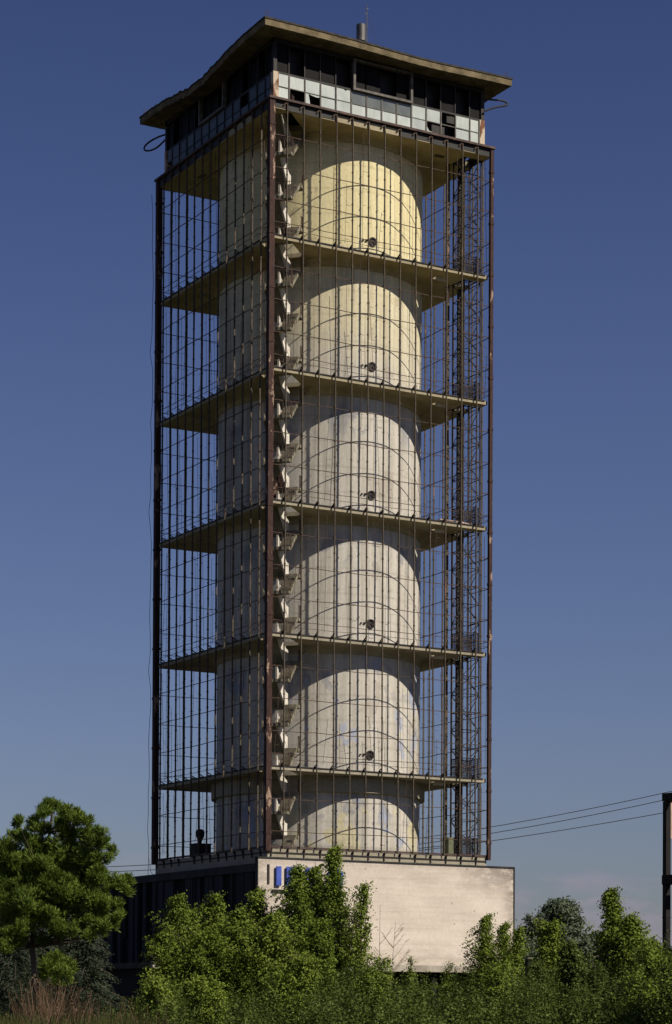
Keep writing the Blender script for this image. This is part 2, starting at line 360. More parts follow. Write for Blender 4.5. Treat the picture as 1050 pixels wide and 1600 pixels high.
# slabs
DG = Vector((.7071, .7071)); PD = Vector((.7071, -.7071))      # inward diagonal from the near corner, and across it
def diag(rho, t): v = -DG*rho + PD*t; return (v.x, v.y)
def slab_loops(b, hat=True):
    out = [(-b,-b),(b,-b),(b,-8.85),(8.0,-8.85),(8.0,-6.95),(b,-6.95),(b,b),(-b,b)]
    holes = [[diag(12.55, -1.12), diag(12.55, 1.12), diag(8.9, 1.12), diag(8.9, -1.12)]]
    if hat:
        for (x, y, a_, c_) in ((6.3,-7.95,.5,.28), (-8.0,5.5,.25,.6)):
            holes.append([(x-a_,y-c_),(x+a_,y-c_),(x+a_,y+c_),(x-a_,y+c_)])
    return [out]+holes
for k in range(1, 7):
    zt = G+10*k if k < 6 else G+59.95; th = .31 if k < 6 else .50; b = B if k < 6 else 9.90
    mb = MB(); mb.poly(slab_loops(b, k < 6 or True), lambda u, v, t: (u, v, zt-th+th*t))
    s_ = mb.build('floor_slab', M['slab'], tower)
    # flared haunch and collar under the slab
    mb = MB(); zu = zt-th
    n = 96
    prof = [(9.35, zu+.02)]+[(8.38+.97*(1-math.sin(q)), zu+.02-.42*(1-math.cos(q))) for q in np.linspace(.25, math.pi/2, 7)] if k > 1 else [(8.62, zu+.02)]
    if k > 1: prof += [(8.32, zu-.52), (8.19, zu-.54)]
    else: prof += [(8.6, zu-1.22), (8.19, zu-1.26)]
    # leave the haunch open where the stair passes
    base = len(mb.v); m_ = len(prof)
    for r_, z_ in prof:
        for i in range(n):
            a = 2*math.pi*i/n; da = abs((a-math.radians(225)+math.pi) % (2*math.pi)-math.pi)
            rr = min(r_, 8.30 if da < .16 else (8.30+(da-.16)*12 if da < .30 else 99)); rr = max(rr, 8.19)
            mb.v.append((rr*math.cos(a), rr*math.sin(a), z_))
    for i in range(m_-1):
        for j in range(n): mb.f.append((i*n+j, i*n+(j+1) % n, (i+1)*n+(j+1) % n, (i+1)*n+j))
    mb.build('haunch', M['slab'], s_, smooth=(k > 1))
    if k < 6:   # hatch covers hanging ajar and the edge angle
        mb = MB(); mb.obox((6.25, -8.3, zu-.14), (.5,0,.02), (0,.06,-.13), (.0,.012,.006)); mb.build('hatch_flap', M['stair'], s_)
        mb = MB()
        for F in FACES:
            mb.bar(fp(F, B, .25, .035, zt-.03), fp(F, B, 2*B-.25, .035, zt-.03), .06, .08)
        mb.build('edge_angle', M['darksteel'], s_)
# brackets from the slab edge to the mullions: at every mullion
mb = MB(); mb.bar((0, .42, .04), (0, .02, .24), .06, .07); mb.bar((0, .36, .02), (0, -.02, .06), .06, .06)
brk = mb.mesh('bracket', M['darksteel'])
bcount = 0; rest = MB()
for fi, F in enumerate(FACES):
    for k in range(5, 0, -1):
        for i in range(1, NB):
            p = fp(F, A, i*BAY, -.06, G+10*k-.02)
            rz = {0:0, 1:-math.pi/2, 2:math.pi/2, 3:math.pi}[fi]
            if fi == 0 or (fi == 1 and bcount < 100):
                place('bracket', brk, tower, p-ROOT, rz); bcount += 1
            else:
                n = Vector((*F[2], 0)); q = fp(F, A, i*BAY, 0, G+10*k)
                rest.bar(q-n*.46+Vector((0,0,.02)), q-n*.06+Vector((0,0,.24)), .06, .07); rest.bar(q-n*.42, q-n*.03+Vector((0,0,.04)), .06)
tag(rest.build('bracket', M['darksteel'], tower), kind='stuff')
# mullions: flat bars full height, one mesh shared
def mull_mesh(w_, d_, seed):
    mb = MB(); rr = random.Random(seed); z0, z1 = ZB-.15-ROOT.z, ZT-ROOT.z; segs = 12
    prev = None
    for i in range(segs+1):
        z = z0+(z1-z0)*i/segs; ox = rr.uniform(-.018,.018) if 0 < i < segs else 0
        ring = [(ox-w_/2,-d_/2,z),(ox+w_/2,-d_/2,z),(ox+w_/2,d_/2,z),(ox-w_/2,d_/2,z)]
        mb.v += ring
        if i:
            b_ = 4*(i-1)
            for j in range(4): mb.f.append((b_+j, b_+(j+1) % 4, b_+4+(j+1) % 4, b_+4+j))
    mb.f += [(3,2,1,0), (4*segs, 4*segs+1, 4*segs+2, 4*segs+3)]
    for i in range(46):                                           # splice lugs along the bar
        z = z0+(z1-z0)*(i+.5)/46; mb.box(-w_/2-.02, w_/2+.02, -d_/2-.02, d_/2+.02, z-.05, z+.05)
    return mb.mesh('mullion', M['mullion'])
mms = [mull_mesh(.068, .115, s) for s in range(5)]
rear = mull_mesh(.075, .12, 9)
for fi, F in enumerate(FACES):
    for i in range(1, NB):
        p = fp(F, A, i*BAY, 0, ROOT.z)
        place('mullion', mms[rnd.randrange(5)] if fi < 2 else rear, tower, p-ROOT, 0 if fi in (0, 3) else math.pi/2)
# corner columns
for (sx_, sy_) in ((-1,-1),(1,-1),(-1,1),(1,1)):
    mb = MB(); c = .44 if (sx_, sy_) != (1,-1) else .27
    x0, y0 = sx_*A, sy_*A
    x_lo, x_hi = sorted((x0+sx_*.06, x0-sx_*(c-.06))); y_lo, y_hi = sorted((y0+sy_*.06, y0-sy_*(c-.06)))
    mb.box(x_lo, x_hi, y_lo, y_hi, ZB-.35, ZT)
    for z in np.arange(ZB+1, ZT, 4.1): mb.box(x_lo-.03, x_hi+.03, y_lo-.03, y_hi+.03, z-.10, z+.10)
    o = mb.build('corner_column', M['column'], tower)
# horizontal rods
levels = []
for k in range(0, 6):
    for dz in (2.6, 5.05, 7.5):
        if 10*k+dz > 4.5: levels.append((10*k+dz, .048))
    if k: levels += [(10*k+.88, .04), (10*k+.45, .03)]
for fi, F in enumerate(FACES):
    for (dz, t_) in levels:
        mb = MB(); rr = random.Random(int(dz*100)+fi); pts = []
        for i in range(NB+1):
            pts.append(fp(F, A, i*BAY, -.13+rr.uniform(-.02,.02), G+dz+rr.uniform(-.035,.035)))
        for a_, b_ in zip(pts, pts[1:]): mb.bar(a_, b_, t_)
        mb.build('cross_rod', M['rod'], tower)
# thin stay wires with hooks, leaning between the mullions
for fi, F in enumerate(FACES):
    mb = MB(); rr = random.Random(50+fi)
    for k in range(0, 6):
        for i in range(NB):
            dens = (.35, .9, .8, .55)[fi]
            if rr.random() > dens: continue
            z0 = G+10*k+(.3 if k else 4.2); z1 = G+10*k+9.3
            u0 = (i+rr.uniform(.25,.75))*BAY; u1 = u0+rr.uniform(-.5,.5)
            n_ = -.2+rr.uniform(-.08,.04)
            if rr.random() < .3: z1 = z0+rr.uniform(3,6)
            p = fp(F, A, u0, n_, z0); q = fp(F, A, u1, n_, z1)
            mb.bar(p, q, .02)
            U = Vector((*F[1], 0))
            for s in range(7):
                if rr.random() < .5:
                    c = p.lerp(q, (s+.5)/7); mb.bar(c, c-U*rr.uniform(.2,.5)*(1 if fi else -1)+Vector((0,0,rr.uniform(-.03,.03))), .02)
    tag(mb.build('stay_wires', M['rod'], tower), kind='stuff')
# ring beam at the cage head and foot
mb = MB()
for F in FACES: fbox(mb, F, A+.16, .0 if F[1][0] else .42, 2*(A+.16) - (0 if F[1][0] else .42), -.42, 0, ZT, ZT+.17)
mb.build('ring_beam', M['beam'], tower)
mb = MB()
for fi, F in enumerate(FACES):
    fbox(mb, F, 9.86, .05 if F[1][0] else .12, 2*9.86-(.05 if F[1][0] else .12), -.06, 0, ZB-.10, ZB+.05)
mb.build('foot_rail', M['beam'], tower)
mb = MB(); mb.box(-9.8, 9.8, -9.8, 9.8, G+2.2, ZB-.12)
plinth = mb.build('plinth', M['slab'], tower)
mb = MB()
for F in FACES[:3]:
    mb = MB(); mb.bar(fp(F, 9.8, .1, .03, ZB-.45), fp(F, 9.8, 19.5, .03, ZB-.45), .06, .10); mb.build('plinth_rail', M['darksteel'], tower)
    for i in range(NB):
        p = fp(F, 9.8, .3+i*BAY*.985, .05, ZB-.12)
        if i == 4: continue
        mb = MB()
        mb.bar(p, p-Vector((0,0,.62)), .09, .07); mb.bar(p+Vector((*F[2],0))*.12, p-Vector((0,0,.34)), .08); mb.build('foot_bracket', M['darksteel'], tower)
# cover strip under the ring beam with the gap that shows the ochre slab edge
mb = MB()
for fi, F in enumerate(FACES):
    for i in range(NB):
        if fi == 0 and i in (4, 5, 6, 7): continue
        if fi == 1 and i in (9, 10, 11): continue
        mb = MB(); fbox(mb, F, A-.07, i*BAY*.985+.02, (i+1)*BAY*.985-.0, -.025, 0, ZT-.52-(.1 if (i*7+fi) % 3 else 0), ZT-.01)
        mb.build('cover_strip', M['cabin'], tower)
mb = MB()
for fi, F in enumerate(FACES):
    for i in range(1, NB): mb = MB(); mb.bar(fp(F, A, i*BAY-.32, -.03, ZT-.32), fp(F, A, i*BAY-.04, .0, ZT-.04), .12, .10); mb.build('head_bracket', M['rod'], tower)
# ---- cabin
CH = 9.5; CB = 2*CH/NB; Z0, Z1, Z2 = ZT+.17, G+62.35, G+64.95
mb = MB(); mb.box(-8.7, 8.7, -8.7, 8.7, Z0-.1, Z2+.1); mb.build('dark_interior', M['cabin'], tower)  # black box painted in for the unlit cabin interior
mb = MB()
for F in FACES:
    e = 0 if F[1][0] else .3
    fbox(mb, F, CH, e, 2*CH-e, -.3, -.02, Z0, Z0+.16); fbox(mb, F, CH, e, 2*CH-e, -.3, -.02, Z1-.05, Z1+.10); fbox(mb, F, CH, e, 2*CH-e, -.3, -.02, Z2-.35, Z2)
mb.build('window_rail', M['cabin'], tower)
def broken(u0, u1, z0, z1, mode, rr):
    """outline of a pane: whole, broken low, or a shard"""
    if mode == 'hole':
        return [(u0,z0),(u0+.35*(u1-u0),z0),(u0+.28*(u1-u0),z0+.55*(z1-z0)),(u0+.22*(u1-u0),z1-.02),(u0+.45*(u1-u0),z1-.1),(u0+.8*(u1-u0),z1-.16),(u1-.02,z1-.12),(u1,z1),(u0,z1)]
    if mode == 'shard':
        return [(u0,z0),(u0+.55*(u1-u0),z0),(u0+.40*(u1-u0),z0+.18),(u0+.18*(u1-u0),z0+.22),(u0+.05,z0+.55*(z1-z0)),(u0,z0+.6*(z1-z0))]
    if mode == 'nick':
        return [(u0,z0),(u1,z0),(u1,z1),(u0+.75*(u1-u0),z1),(u0+.66*(u1-u0),z1-.14),(u0+.55*(u1-u0),z1-.05),(u0+.5*(u1-u0),z1),(u0,z1)]
    return [(u0,z0),(u1,z0),(u1,z1),(u0,z1)]
lowmodes = {0:{}, 1:{}}
lower_front = {1:None, 2:'hole', 10:'shard', 11:None}; upper_front = {4:'nick', 10:'full', 11:None}
rr = random.Random(3)
for fi, F in enumerate(FACES):
    for i in range(NB):
        u0, u1 = i*CB, (i+1)*CB
        if i == 0: u0 += .42
        if i == NB-1: u1 -= .42
        fr = MB()
        fbox(fr, F, CH, u1-.05, u1+.05, -.10, .03, Z0+.16, Z1-.05) if i < NB-1 else fbox(fr, F, CH, u1-.10, u1, -.10, .03, Z0+.16, Z1-.05)
        zm = (Z0+Z1)/2+.05
        fbox(fr, F, CH, u0+.05, u1-.05, -.07, .0, zm-.03, zm+.03)
        wf = fr.build('window', M['frame'] if fi == 0 else M['cabin'], tower)
        for half, (za, zb) in enumerate(((Z0+.16, zm-.035), (zm+.035, Z1-.05))):
            mode = 'full'
            if fi == 0: mode = (lower_front if half == 0 else upper_front).get(i, 'full')
            elif rr.random() < .12: mode = rr.choice([None, 'shard', 'nick'])
            if mode is None: continue
            pm = MB(); tilt = rr.uniform(-.02, .02)
            pm.poly([broken(u0+.055, u1-.055, za, zb, mode, rr)], lambda u, v, t: fp(F, CH, u, -.05+.015*t+tilt*(v-za), v))
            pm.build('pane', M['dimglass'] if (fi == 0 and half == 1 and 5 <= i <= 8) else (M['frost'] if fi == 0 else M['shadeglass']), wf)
        # upper band
        up = MB(); fbox(up, F, CH, i*CB+.06, (i+1)*CB-.06, -.17, -.15, Z1+.12, Z2-.36)
        if i not in (1, 4, 7, 10, 12) or fi > 1: up.build('upper_void', M['voidblack'], tower)
for fi, F in enumerate(FACES):
    for i in range(1, NB):
        if fi == 0 and 6 <= i <= 8: continue
        mb = MB(); fbox(mb, F, CH, i*CB-.04, i*CB+.04, -.18, -.06, Z1+.10, Z2-.35); mb.build('upper_mullion', M['cabin'], tower)
# projecting frames in the upper band of both visible sides
for F, i0, i1 in ((FACES[0], 5.05, 9.0), (FACES[1], 0, 0)):
    if i1 == 0: i0, i1 = NB-9.1, NB-5.9
    u0, u1 = i0*CB, i1*CB; mb = MB()
    fbox(mb, F, CH, u0, u0+.2, -.1, .22, Z1-.02, Z2-.22); fbox(mb, F, CH, u1-.2, u1, -.1, .22, Z1-.02, Z2-.22)
    fbox(mb, F, CH, u0+.2, u1-.2, -.1, .22, Z1-.02, Z1+.16); fbox(mb, F, CH, u0+.2, u1-.2, -.1, .22, Z2-.36, Z2-.22)
    mb.build('projecting_frame', M['frame'], tower)
for (sx_, sy_) in ((-1,-1),(1,-1),(-1,1),(1,1)):
    mb = MB(); x = sorted((sx_*(CH+.03), sx_*(CH-.44))); y = sorted((sy_*(CH+.03), sy_*(CH-.44)))
    mb.box(*x, *y, Z0, Z1+.05); mb.build('pilaster', M['pilaster'], tower)
    mb = MB(); x = sorted((sx_*(CH-.0), sx_*(CH-.3))); y = sorted((sy_*(CH-.0), sy_*(CH-.3)))
    mb.box(*x, *y, Z1+.052, Z2); mb.build('corner_post', M['cabin'], tower)
# roof slab, its left edge sagging
RH = 11.07
def sag(x, y):
    s = -.82*math.exp(-((y-.5)/5.2)**2)*math.exp(-((x+RH)/3.0)) - .18*math.exp(-((x-3)/5)**2)*math.exp(-((y+RH)/3.0))
    e = math.exp(-((x+RH)/1.5)**2)*math.exp(-((y-1)/7)**2)
    return s + e*(.05*math.sin(y*2.3)+.05*math.sin(y*5.7+1)+.03*math.sin(y*11.1)) + .012*math.sin(y*9.1+x*7)
def roof_mesh(h, z0, z1, n=64, drop=1):
    mb = MB()
    for z in (z0, z1):
        for j in range(n+1):
            for i in range(n+1):
                x = -h+2*h*i/n; y = -h+2*h*j/n; mb.v.append((x, y, z+sag(x, y)))
    K = (n+1)**2; q = lambda i, j: j*(n+1)+i
    for j in range(n):
        for i in range(n):
            mb.f.append((q(i,j), q(i,j+1), q(i+1,j+1), q(i+1,j))); mb.f.append((K+q(i,j), K+q(i+1,j), K+q(i+1,j+1), K+q(i,j+1)))
    for i in range(n):
        mb.f.append((q(i,0), q(i+1,0), K+q(i+1,0), K+q(i,0))); mb.f.append((q(i,n), K+q(i,n), K+q(i+1,n), q(i+1,n)))
        mb.f.append((q(0,i), K+q(0,i), K+q(0,i+1), q(0,i+1))); mb.f.append((q(n,i), q(n,i+1), K+q(n,i+1), K+q(n,i)))
    return mb
roof = roof_mesh(RH, G+64.98, G+65.46).build('roof', M['roofc'], tower)
roof_mesh(RH+.05, G+65.465, G+65.60).build('roofing_felt', M['roofing'], roof)
# things that stand on the roof
mb = MB(); mb.lathe([(.26,G+65.5),(.26,G+66.5),(.36,G+66.52),(.37,G+67.78),(.32,G+67.82)], 24, (-1.6,-9.0)); mb.build('chimney', M['zinc'], roof, smooth=False)
mast = MB(); mx, my = -1.0, -8.8
mast.tube([(mx,my,G+65.5),(mx+.02,my,G+68),(mx,my,G+69.6)], .035, 5)
mast.bar((mx-.12,my,G+68.9),(mx+.12,my,G+68.9), .03); mast.bar((mx,my,G+69.3),(mx+.16,my,G+69.3), .03)
mast.tube([(mx,my,G+69.2),(mx+.5,my-.1,G+67.6),(mx+1.25,my-.3,G+65.6)], .014, 4); mast.tube([(mx,my,G+69),(mx+.15,my,G+67),(mx-.1,my,G+65.6)], .014, 4)
mast.build('antenna_mast', M['zinc'], roof)
for (sx_, sy_) in ((-1,-1),(1,-1),(-1,1)):
    mb = MB(); x, y = sx_*10.75, sy_*10.75
    for d_ in (-.12,.12): mb.bar((x+d_,y,G+65.55),(x+d_,y,G+66.25), .018)
    mb.bar((x-.12,y,G+66.0),(x+.12,y,G+66.0), .025); mb.build('lightning_rod', M['rod'], roof)
for (x, y, dx, dy) in ((9.5,-9.5,1,-.05), (-9.5,9.5,.05,.0)):
    mb = MB()
    if x > 0: pts = [(9.4,-9.3,G+64.2),(10.3,-9.5,G+64.25),(11.3,-9.7,G+64.3),(11.6,-9.75,G+64.05),(11.3,-9.8,G+63.85),(10.4,-9.75,G+63.6),(9.4,-9.7,G+63.1)]
    else: pts = [(-9.4,9.3,G+63.9),(-9.7,10.5,G+64.0),(-10.0,11.9,G+63.9),(-10.1,12.5,G+63.6),(-9.9,12.2,G+63.3),(-9.6,11,G+63.2),(-9.4,9.6,G+63.55)]
    pts = [Vector(p) for p in pts]
    for _ in range(3):
        q_ = [pts[0]]
        for a_, b_ in zip(pts, pts[1:]): q_ += [a_.lerp(b_, .25), a_.lerp(b_, .75)]
        pts = q_+[pts[-1]]
    mb.tube(pts, .075, 8); mb.build('pipe_loop', M['darksteel'], tower, smooth=True)
# ---- stair: folded concrete flights on the diagonal at the near corner
def dp(rho, t, z): v = -DG*rho + PD*t; return Vector((v.x, v.y, z))
RI, RO = 9.75, 11.75                                             # inner and outer landing lines
def flight(side, z0, up_in):
    """one flight; side -1 left, +1 right; rises towards the core when up_in"""
    mb = MB(); t0, t1 = (-1.08, -.06) if side < 0 else (.16, 1.08); n = 8; H = 10/6
    P = []
    for i in range(n):
        a_ = RO+(RI-RO)*i/n; b_ = RO+(RI-RO)*(i+1)/n
        if not up_in: a_ = RI+(RO-RI)*i/n; b_ = RI+(RO-RI)*(i+1)/n
        P += [(a_, z0+H*(i+1)/n), (b_, z0+H*(i+1)/n)]
    s, e = (RO, RI) if up_in else (RI, RO)
    loop = [(s, z0-.22), (s, z0)]+P+[(e, z0+H-.24)]
    mb.poly([loop], lambda u, v, t: dp(u, t0+(t1-t0)*t, v))
    # solid parapet on the outer side
    if side < 0:
        lp = [(s, z0-.30), (s, z0+.32), (e, z0+H+.32), (e, z0+H-.30)]
        mb.poly([lp], lambda u, v, t: dp(u, -1.16+.08*t, v))
    return mb
z = G+10-10*2/3
step = 0
while z < G+59:
    H = 10/6
    up_in = (step % 2 == 0); side = 1 if up_in else -1
    f_ = flight(side, z, up_in).build('stair_flight', M['stairdark'], tower)
    if side < 0:                                                 # pale spine wall between the flights, folding round the landings
        mb = MB(); mb.poly([[(RI-.6, z-.62), (RI-.6, z+.95), (RI, z+1.0), (RO+.25, z+H+.95), (RO+.25, z+H-.05), (RI, z-.30)]], lambda u, v, t: dp(u, .0+.14*t, v)); mb.build('parapet', M['stair'], f_)
        mb = MB(); mb.poly([[(RI-.6, z-1.0), (RI-.6, z-.64), (RI+.1, z-.64), (RO-.5, z-1.15), (RO-.5, z-1.6), (RI+.3, z-1.25)]], lambda u, v, t: dp(u, .0+.14*t, v)); mb.build('parapet', M['stair'], f_)
    mb = MB(); zl = z+H
    r0, r1 = (RI, 8.95) if up_in else (12.5, RO)
    if not up_in: r0 = 12.3
    mb.obox(dp((r0+r1)/2, 0 if up_in else .14, zl-.13), Vector((*DG,0))*abs(r0-r1)/2, Vector((*PD,0))*(1.16 if up_in else .94), Vector((0,0,.12)))
    ld = mb.build('landing', M['stairdark'], tower)
    rl = MB(); rq = random.Random(step)
    for q in np.linspace(min(r0, r1)+.05, max(r0, r1)-.05, 5 if up_in else 3): rl.bar(dp(q, 1.12, zl), dp(q+rq.uniform(-.04,.04), 1.12, zl+.95), .03)
    rl.bar(dp(min(r0,r1), 1.12, zl+.95), dp(max(r0,r1), 1.12, zl+.95+rq.uniform(-.25,.05)), .045)
    if not up_in:
        for q in np.linspace(-1, 1, 6): rl.bar(dp(12.46, q, zl), dp(12.46, q, zl+.95), .035)
        rl.bar(dp(12.46,-1.1,zl+.95), dp(12.46,1.1,zl+.95), .045)
    else:
        rl.bar(dp(9.0,1.1,zl+.5), dp(9.0,1.5,zl+.6+rq.uniform(0,.3)), .04)
    rl.build('railing', M['rod'], ld)
    z += H; step += 1
# ---- lattice lift shaft at the right corner
mb = MB(); lx0, lx1, ly0, ly1 = 8.15, 9.72, -8.72, -7.12
C4 = [(lx0,ly0),(lx1,ly0),(lx1,ly1),(lx0,ly1)]
for i, (x, y) in enumerate(C4): mb.bar((x,y,ZB), (x,y,ZT-.1), .11 if i in (0,2) else .085)
z = ZB
while z < ZT-1.5:
    for i in range(4):
        a_, b_ = C4[i], C4[(i+1) % 4]
        mb.bar((*a_, z), (*b_, z), .05)
        fl = (int(z*2)+i) % 2
        mb.bar((*a_, z), (*b_, z+1.43), .04) if fl else mb.bar((*b_, z), (*a_, z+1.43), .04)
    z += 1.43
mb.bar(((lx0+lx1)/2, ly1, ZB), ((lx0+lx1)/2, ly1, ZT-.1), .07); mb.bar((lx0+.45, ly0, ZB), (lx0+.45, ly0, ZT-.1), .05)
lift = mb.build('lift_frame', M['lattice'], tower)
mb = MB(); mb.bar((7.8,-6.85,ZB),(7.8,-6.85,ZT-.5), .26, .22); mb.build('guide_column', M['mullion'], tower)
mb = MB(); mb.bar((9.15,-6.5,ZB),(9.15,-6.5,ZT-.5), .30, .22); mb.build('guide_column', M['lattice'], tower)
for k in range(0, 6):
    mb = MB(); z0 = G+10*k+(.12 if k else 3.7); zt = z0+1.55
    for i in range(4):
        a_, b_ = Vector((*C4[i],0)), Vector((*C4[(i+1) % 4],0))
        for s in range(1, 16):
            p = a_.lerp(b_, s/16); mb.bar(p+Vector((0,0,z0)), p+Vector((0,0,zt)), .018)
        for s in range(0, 10):
            zz = z0+(zt-z0)*s/9; mb.bar(a_+Vector((0,0,zz)), b_+Vector((0,0,zz)), .02 if s < 9 else .05)
    mb.build('mesh_guard', M['lattice'], lift)
# planks left on the third platform
mb = MB(); mb.obox((4.1+2.4,-9.35,G+30.12), (1.0,0,0), (0,.18,0), (0,0,.09)); tag(mb.build('timber', M['pinkconc']), 'longer pinkish board lying at the platform edge nearer the core', 'timber'); mb = MB(); mb.obox((8.0,-9.4,G+30.10), (.5,.05,0), (0,.16,0), (0,0,.08))
tag(mb.build('timber', M['pinkconc']), 'shorter pinkish board lying at the platform edge next to the lift lattice', 'timber')
# a fallen orange-brown board caught in the stair
mb = MB(); mb.obox(dp(12.1, .1, G+31.3), Vector((*DG,0))*.06+Vector((0,0,.0)), Vector((*PD,0))*.38+Vector((0,0,.55)), Vector((*DG,0))*-.5+Vector((0,0,.35)))
tag(mb.build('board', M['column']), 'rust brown board wedged crosswise in the corner stair', 'board')
# equipment on the podium roof inside the cage
e1 = empty('pump_housing', (-7.9, 5.3, ZB-.12), 'black boxy machine with a rounded head at the cage foot, left of the core', 'machine')
mb = MB(); mb.box(-8.55,-7.25,4.7,5.9, ZB-.12, ZB+1.05); mb.box(-8.62,-7.18,4.63,5.97, ZB+1.051, ZB+1.13); mb.bar((-8.56,5,ZB+.2),(-8.56,5.6,ZB+.2),.05,.3); mb.build('housing', M['darksteel'], e1)
mb = MB(); mb.lathe([(.12,ZB+1.13),(.16,ZB+1.35),(.34,ZB+1.75),(.38,ZB+2.05),(.30,ZB+2.25),(.12,ZB+2.33)], 20, (-7.95,5.3)); mb.build('fan_head', M['darksteel'], e1, smooth=True)
e2 = empty('control_cabinet', (7.45, -7.9, ZB-.12), 'greenish metal cabinet standing at the cage foot beside the lift lattice', 'cabinet')
mb = MB(); mb.box(7.1,7.7,-8.4,-7.6, ZB-.12, ZB+1.45); mb.build('cabinet_body', simple('green_cabinet', (.10,.11,.07), (.16,.17,.10), 2), e2)
mb = MB(); mb.box(7.15,7.65,-8.43,-8.402, ZB+.05, ZB+1.38); mb.bar((7.58,-8.45,ZB+.6),(7.58,-8.45,ZB+.8),.03); mb.build('cabinet_door', simple('green_door', (.13,.14,.09), (.19,.20,.12), 2), e2)
# ---------------------------------------------------------------- podium
PX0, PX1, PY = -11.15, 11.65, -10.9
pod = empty('podium_building', (0, 0, 0), 'long low building under the tower with a blank whitewashed front and dark panelled side', 'building')
TZ = G-4.93
mb = MB(); mb.box(PX0, PX1, PY, PY+.35, TZ+.0, G+2.92); mb.build('front_wall', M['wall'], pod)
mb = MB(); mb.box(PX0-.06, PX1+.08, PY-.07, PY+.42, G+2.921, G+3.03); mb.box(PX1+.002, PX1+.10, PY-.05, PY+.4, TZ, G+2.92); mb.box(PX0-.05, PX0-.002, PY-.03, PY+.38, TZ, G+2.92)
mb.build('coping', M['fascia'], pod)
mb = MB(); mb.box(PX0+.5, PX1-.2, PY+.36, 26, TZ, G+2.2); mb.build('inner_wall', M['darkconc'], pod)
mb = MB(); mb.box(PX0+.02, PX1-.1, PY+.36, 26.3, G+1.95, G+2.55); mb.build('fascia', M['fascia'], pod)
mb = MB(); y = PY+.5; rr = random.Random(11)
while y < 25.6:
    w_ = rr.choice((.75,.95,1.1)); d_ = rr.uniform(0,.16)
    if rr.random() > .16:
        zc = TZ+.1 if rr.random() > .2 else TZ+rr.uniform(1,3)
        mb.box(PX0+.12+d_, PX0+.52, y, y+w_-.09, zc, G+1.93)
        if rr.random() < .5: mb.box(PX0+.10+d_, PX0+.12+d_, y+.1, y+w_-.2, G-1.1, G-1.02)
    y += w_
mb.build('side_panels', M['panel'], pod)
mb = MB()
for y in np.arange(PY+1, 25, 3.4): mb.box(PX0+.06, PX0+.3, y, y+.14, TZ, G+1.94)
mb.build('side_ribs', M['fascia'], pod)
mb = MB(); mb.box(PX0+.55, PX0+.6, -4.5, -3.3, TZ, TZ+2.2); mb.build('side_door', M['cabin'], pod)
# letters on the front wall
LT = {'I': [[(0,0),(.42,0),(.42,1.42),(0,1.42)]],
      'D': [[(0,0),(.85,0),(1.1,.1),(1.25,.35),(1.25,1.07),(1.1,1.32),(.85,1.42),(0,1.42)], [(.42,.3),(.42,1.12),(.75,1.12),(.85,1.0),(.85,.42),(.75,.3)]],
      'R': [[(0,0),(.42,0),(.42,.5),(.62,.5),(.88,0),(1.34,0),(1.02,.6),(1.2,.75),(1.25,1.0),(1.2,1.25),(.95,1.42),(0,1.42)], [(.42,.78),(.42,1.14),(.75,1.14),(.83,1.0),(.83,.9),(.75,.78)]],
      'O': [[(.3,0),(1.0,0),(1.3,.3),(1.3,1.12),(1.0,1.42),(.3,1.42),(0,1.12),(0,.3)], [(.5,.3),(.4,.42),(.4,1.0),(.5,1.12),(.8,1.12),(.9,1.0),(.9,.42),(.8,.3)]]}
LZ = G+.92
for ch, x in (('I', -9.72), ('D', -8.85), ('R', -7.12), ('O', -5.3)):
    mb = MB(); mb.poly(LT[ch], lambda u, v, t: (x+u, PY-.22+.12*t, LZ+v))
    lt = mb.build('sign_letter', M['blue'], pod)
    mb = MB(); 
    for (du, dv) in ((.15,.3),(.15,1.15)): mb.box(x+du, x+du+.08, PY-.098, PY-.001, LZ+dv, LZ+dv+.08)
    mb.build('letter_pin', M['darksteel'], lt)
mb = MB(); mb.box(-10.38, -10.22, PY-.07, PY-.001, LZ+.1, LZ+1.55); mb.build('wall_slot', M['darksteel'], pod)
mb = MB(); mb.box(-10.0, -3.6, PY-.2, PY-.001, LZ-.42, LZ-.30); mb.build('sign_ledge', M['fascia'], pod)
mb = MB()
for i in range(7): mb.box(-4.5, -3.5, PY-.1, PY-.001, G-1.6+i*.18, G-1.5+i*.18)
mb.build('wall_vent', M['darksteel'], pod)
# terrace
ter = empty('terrace', (0, 0, 0), 'projecting concrete terrace slab carried on dark pillars below the white wall', 'terrace')
mb = MB(); mb.box(-20.2, 14.5, -12.0, 34, TZ-.42, TZ-.004); mb.build('terrace_slab', M['fascia'], ter)
mb = MB(); mb.box(-20.23, 14.53, -12.06, -11.7, TZ-.45, TZ+.05); mb.build('terrace_kerb', M['stone'], ter)
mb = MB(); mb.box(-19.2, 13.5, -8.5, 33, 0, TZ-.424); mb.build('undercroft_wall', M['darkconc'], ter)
for i in range(8):
    mb = MB(); x = -19.6+i*4.7; mb.box(x-.2, x+.2, -11.5, -11.1, 0, TZ-.422); mb.build('pillar', M['darkconc'], ter)
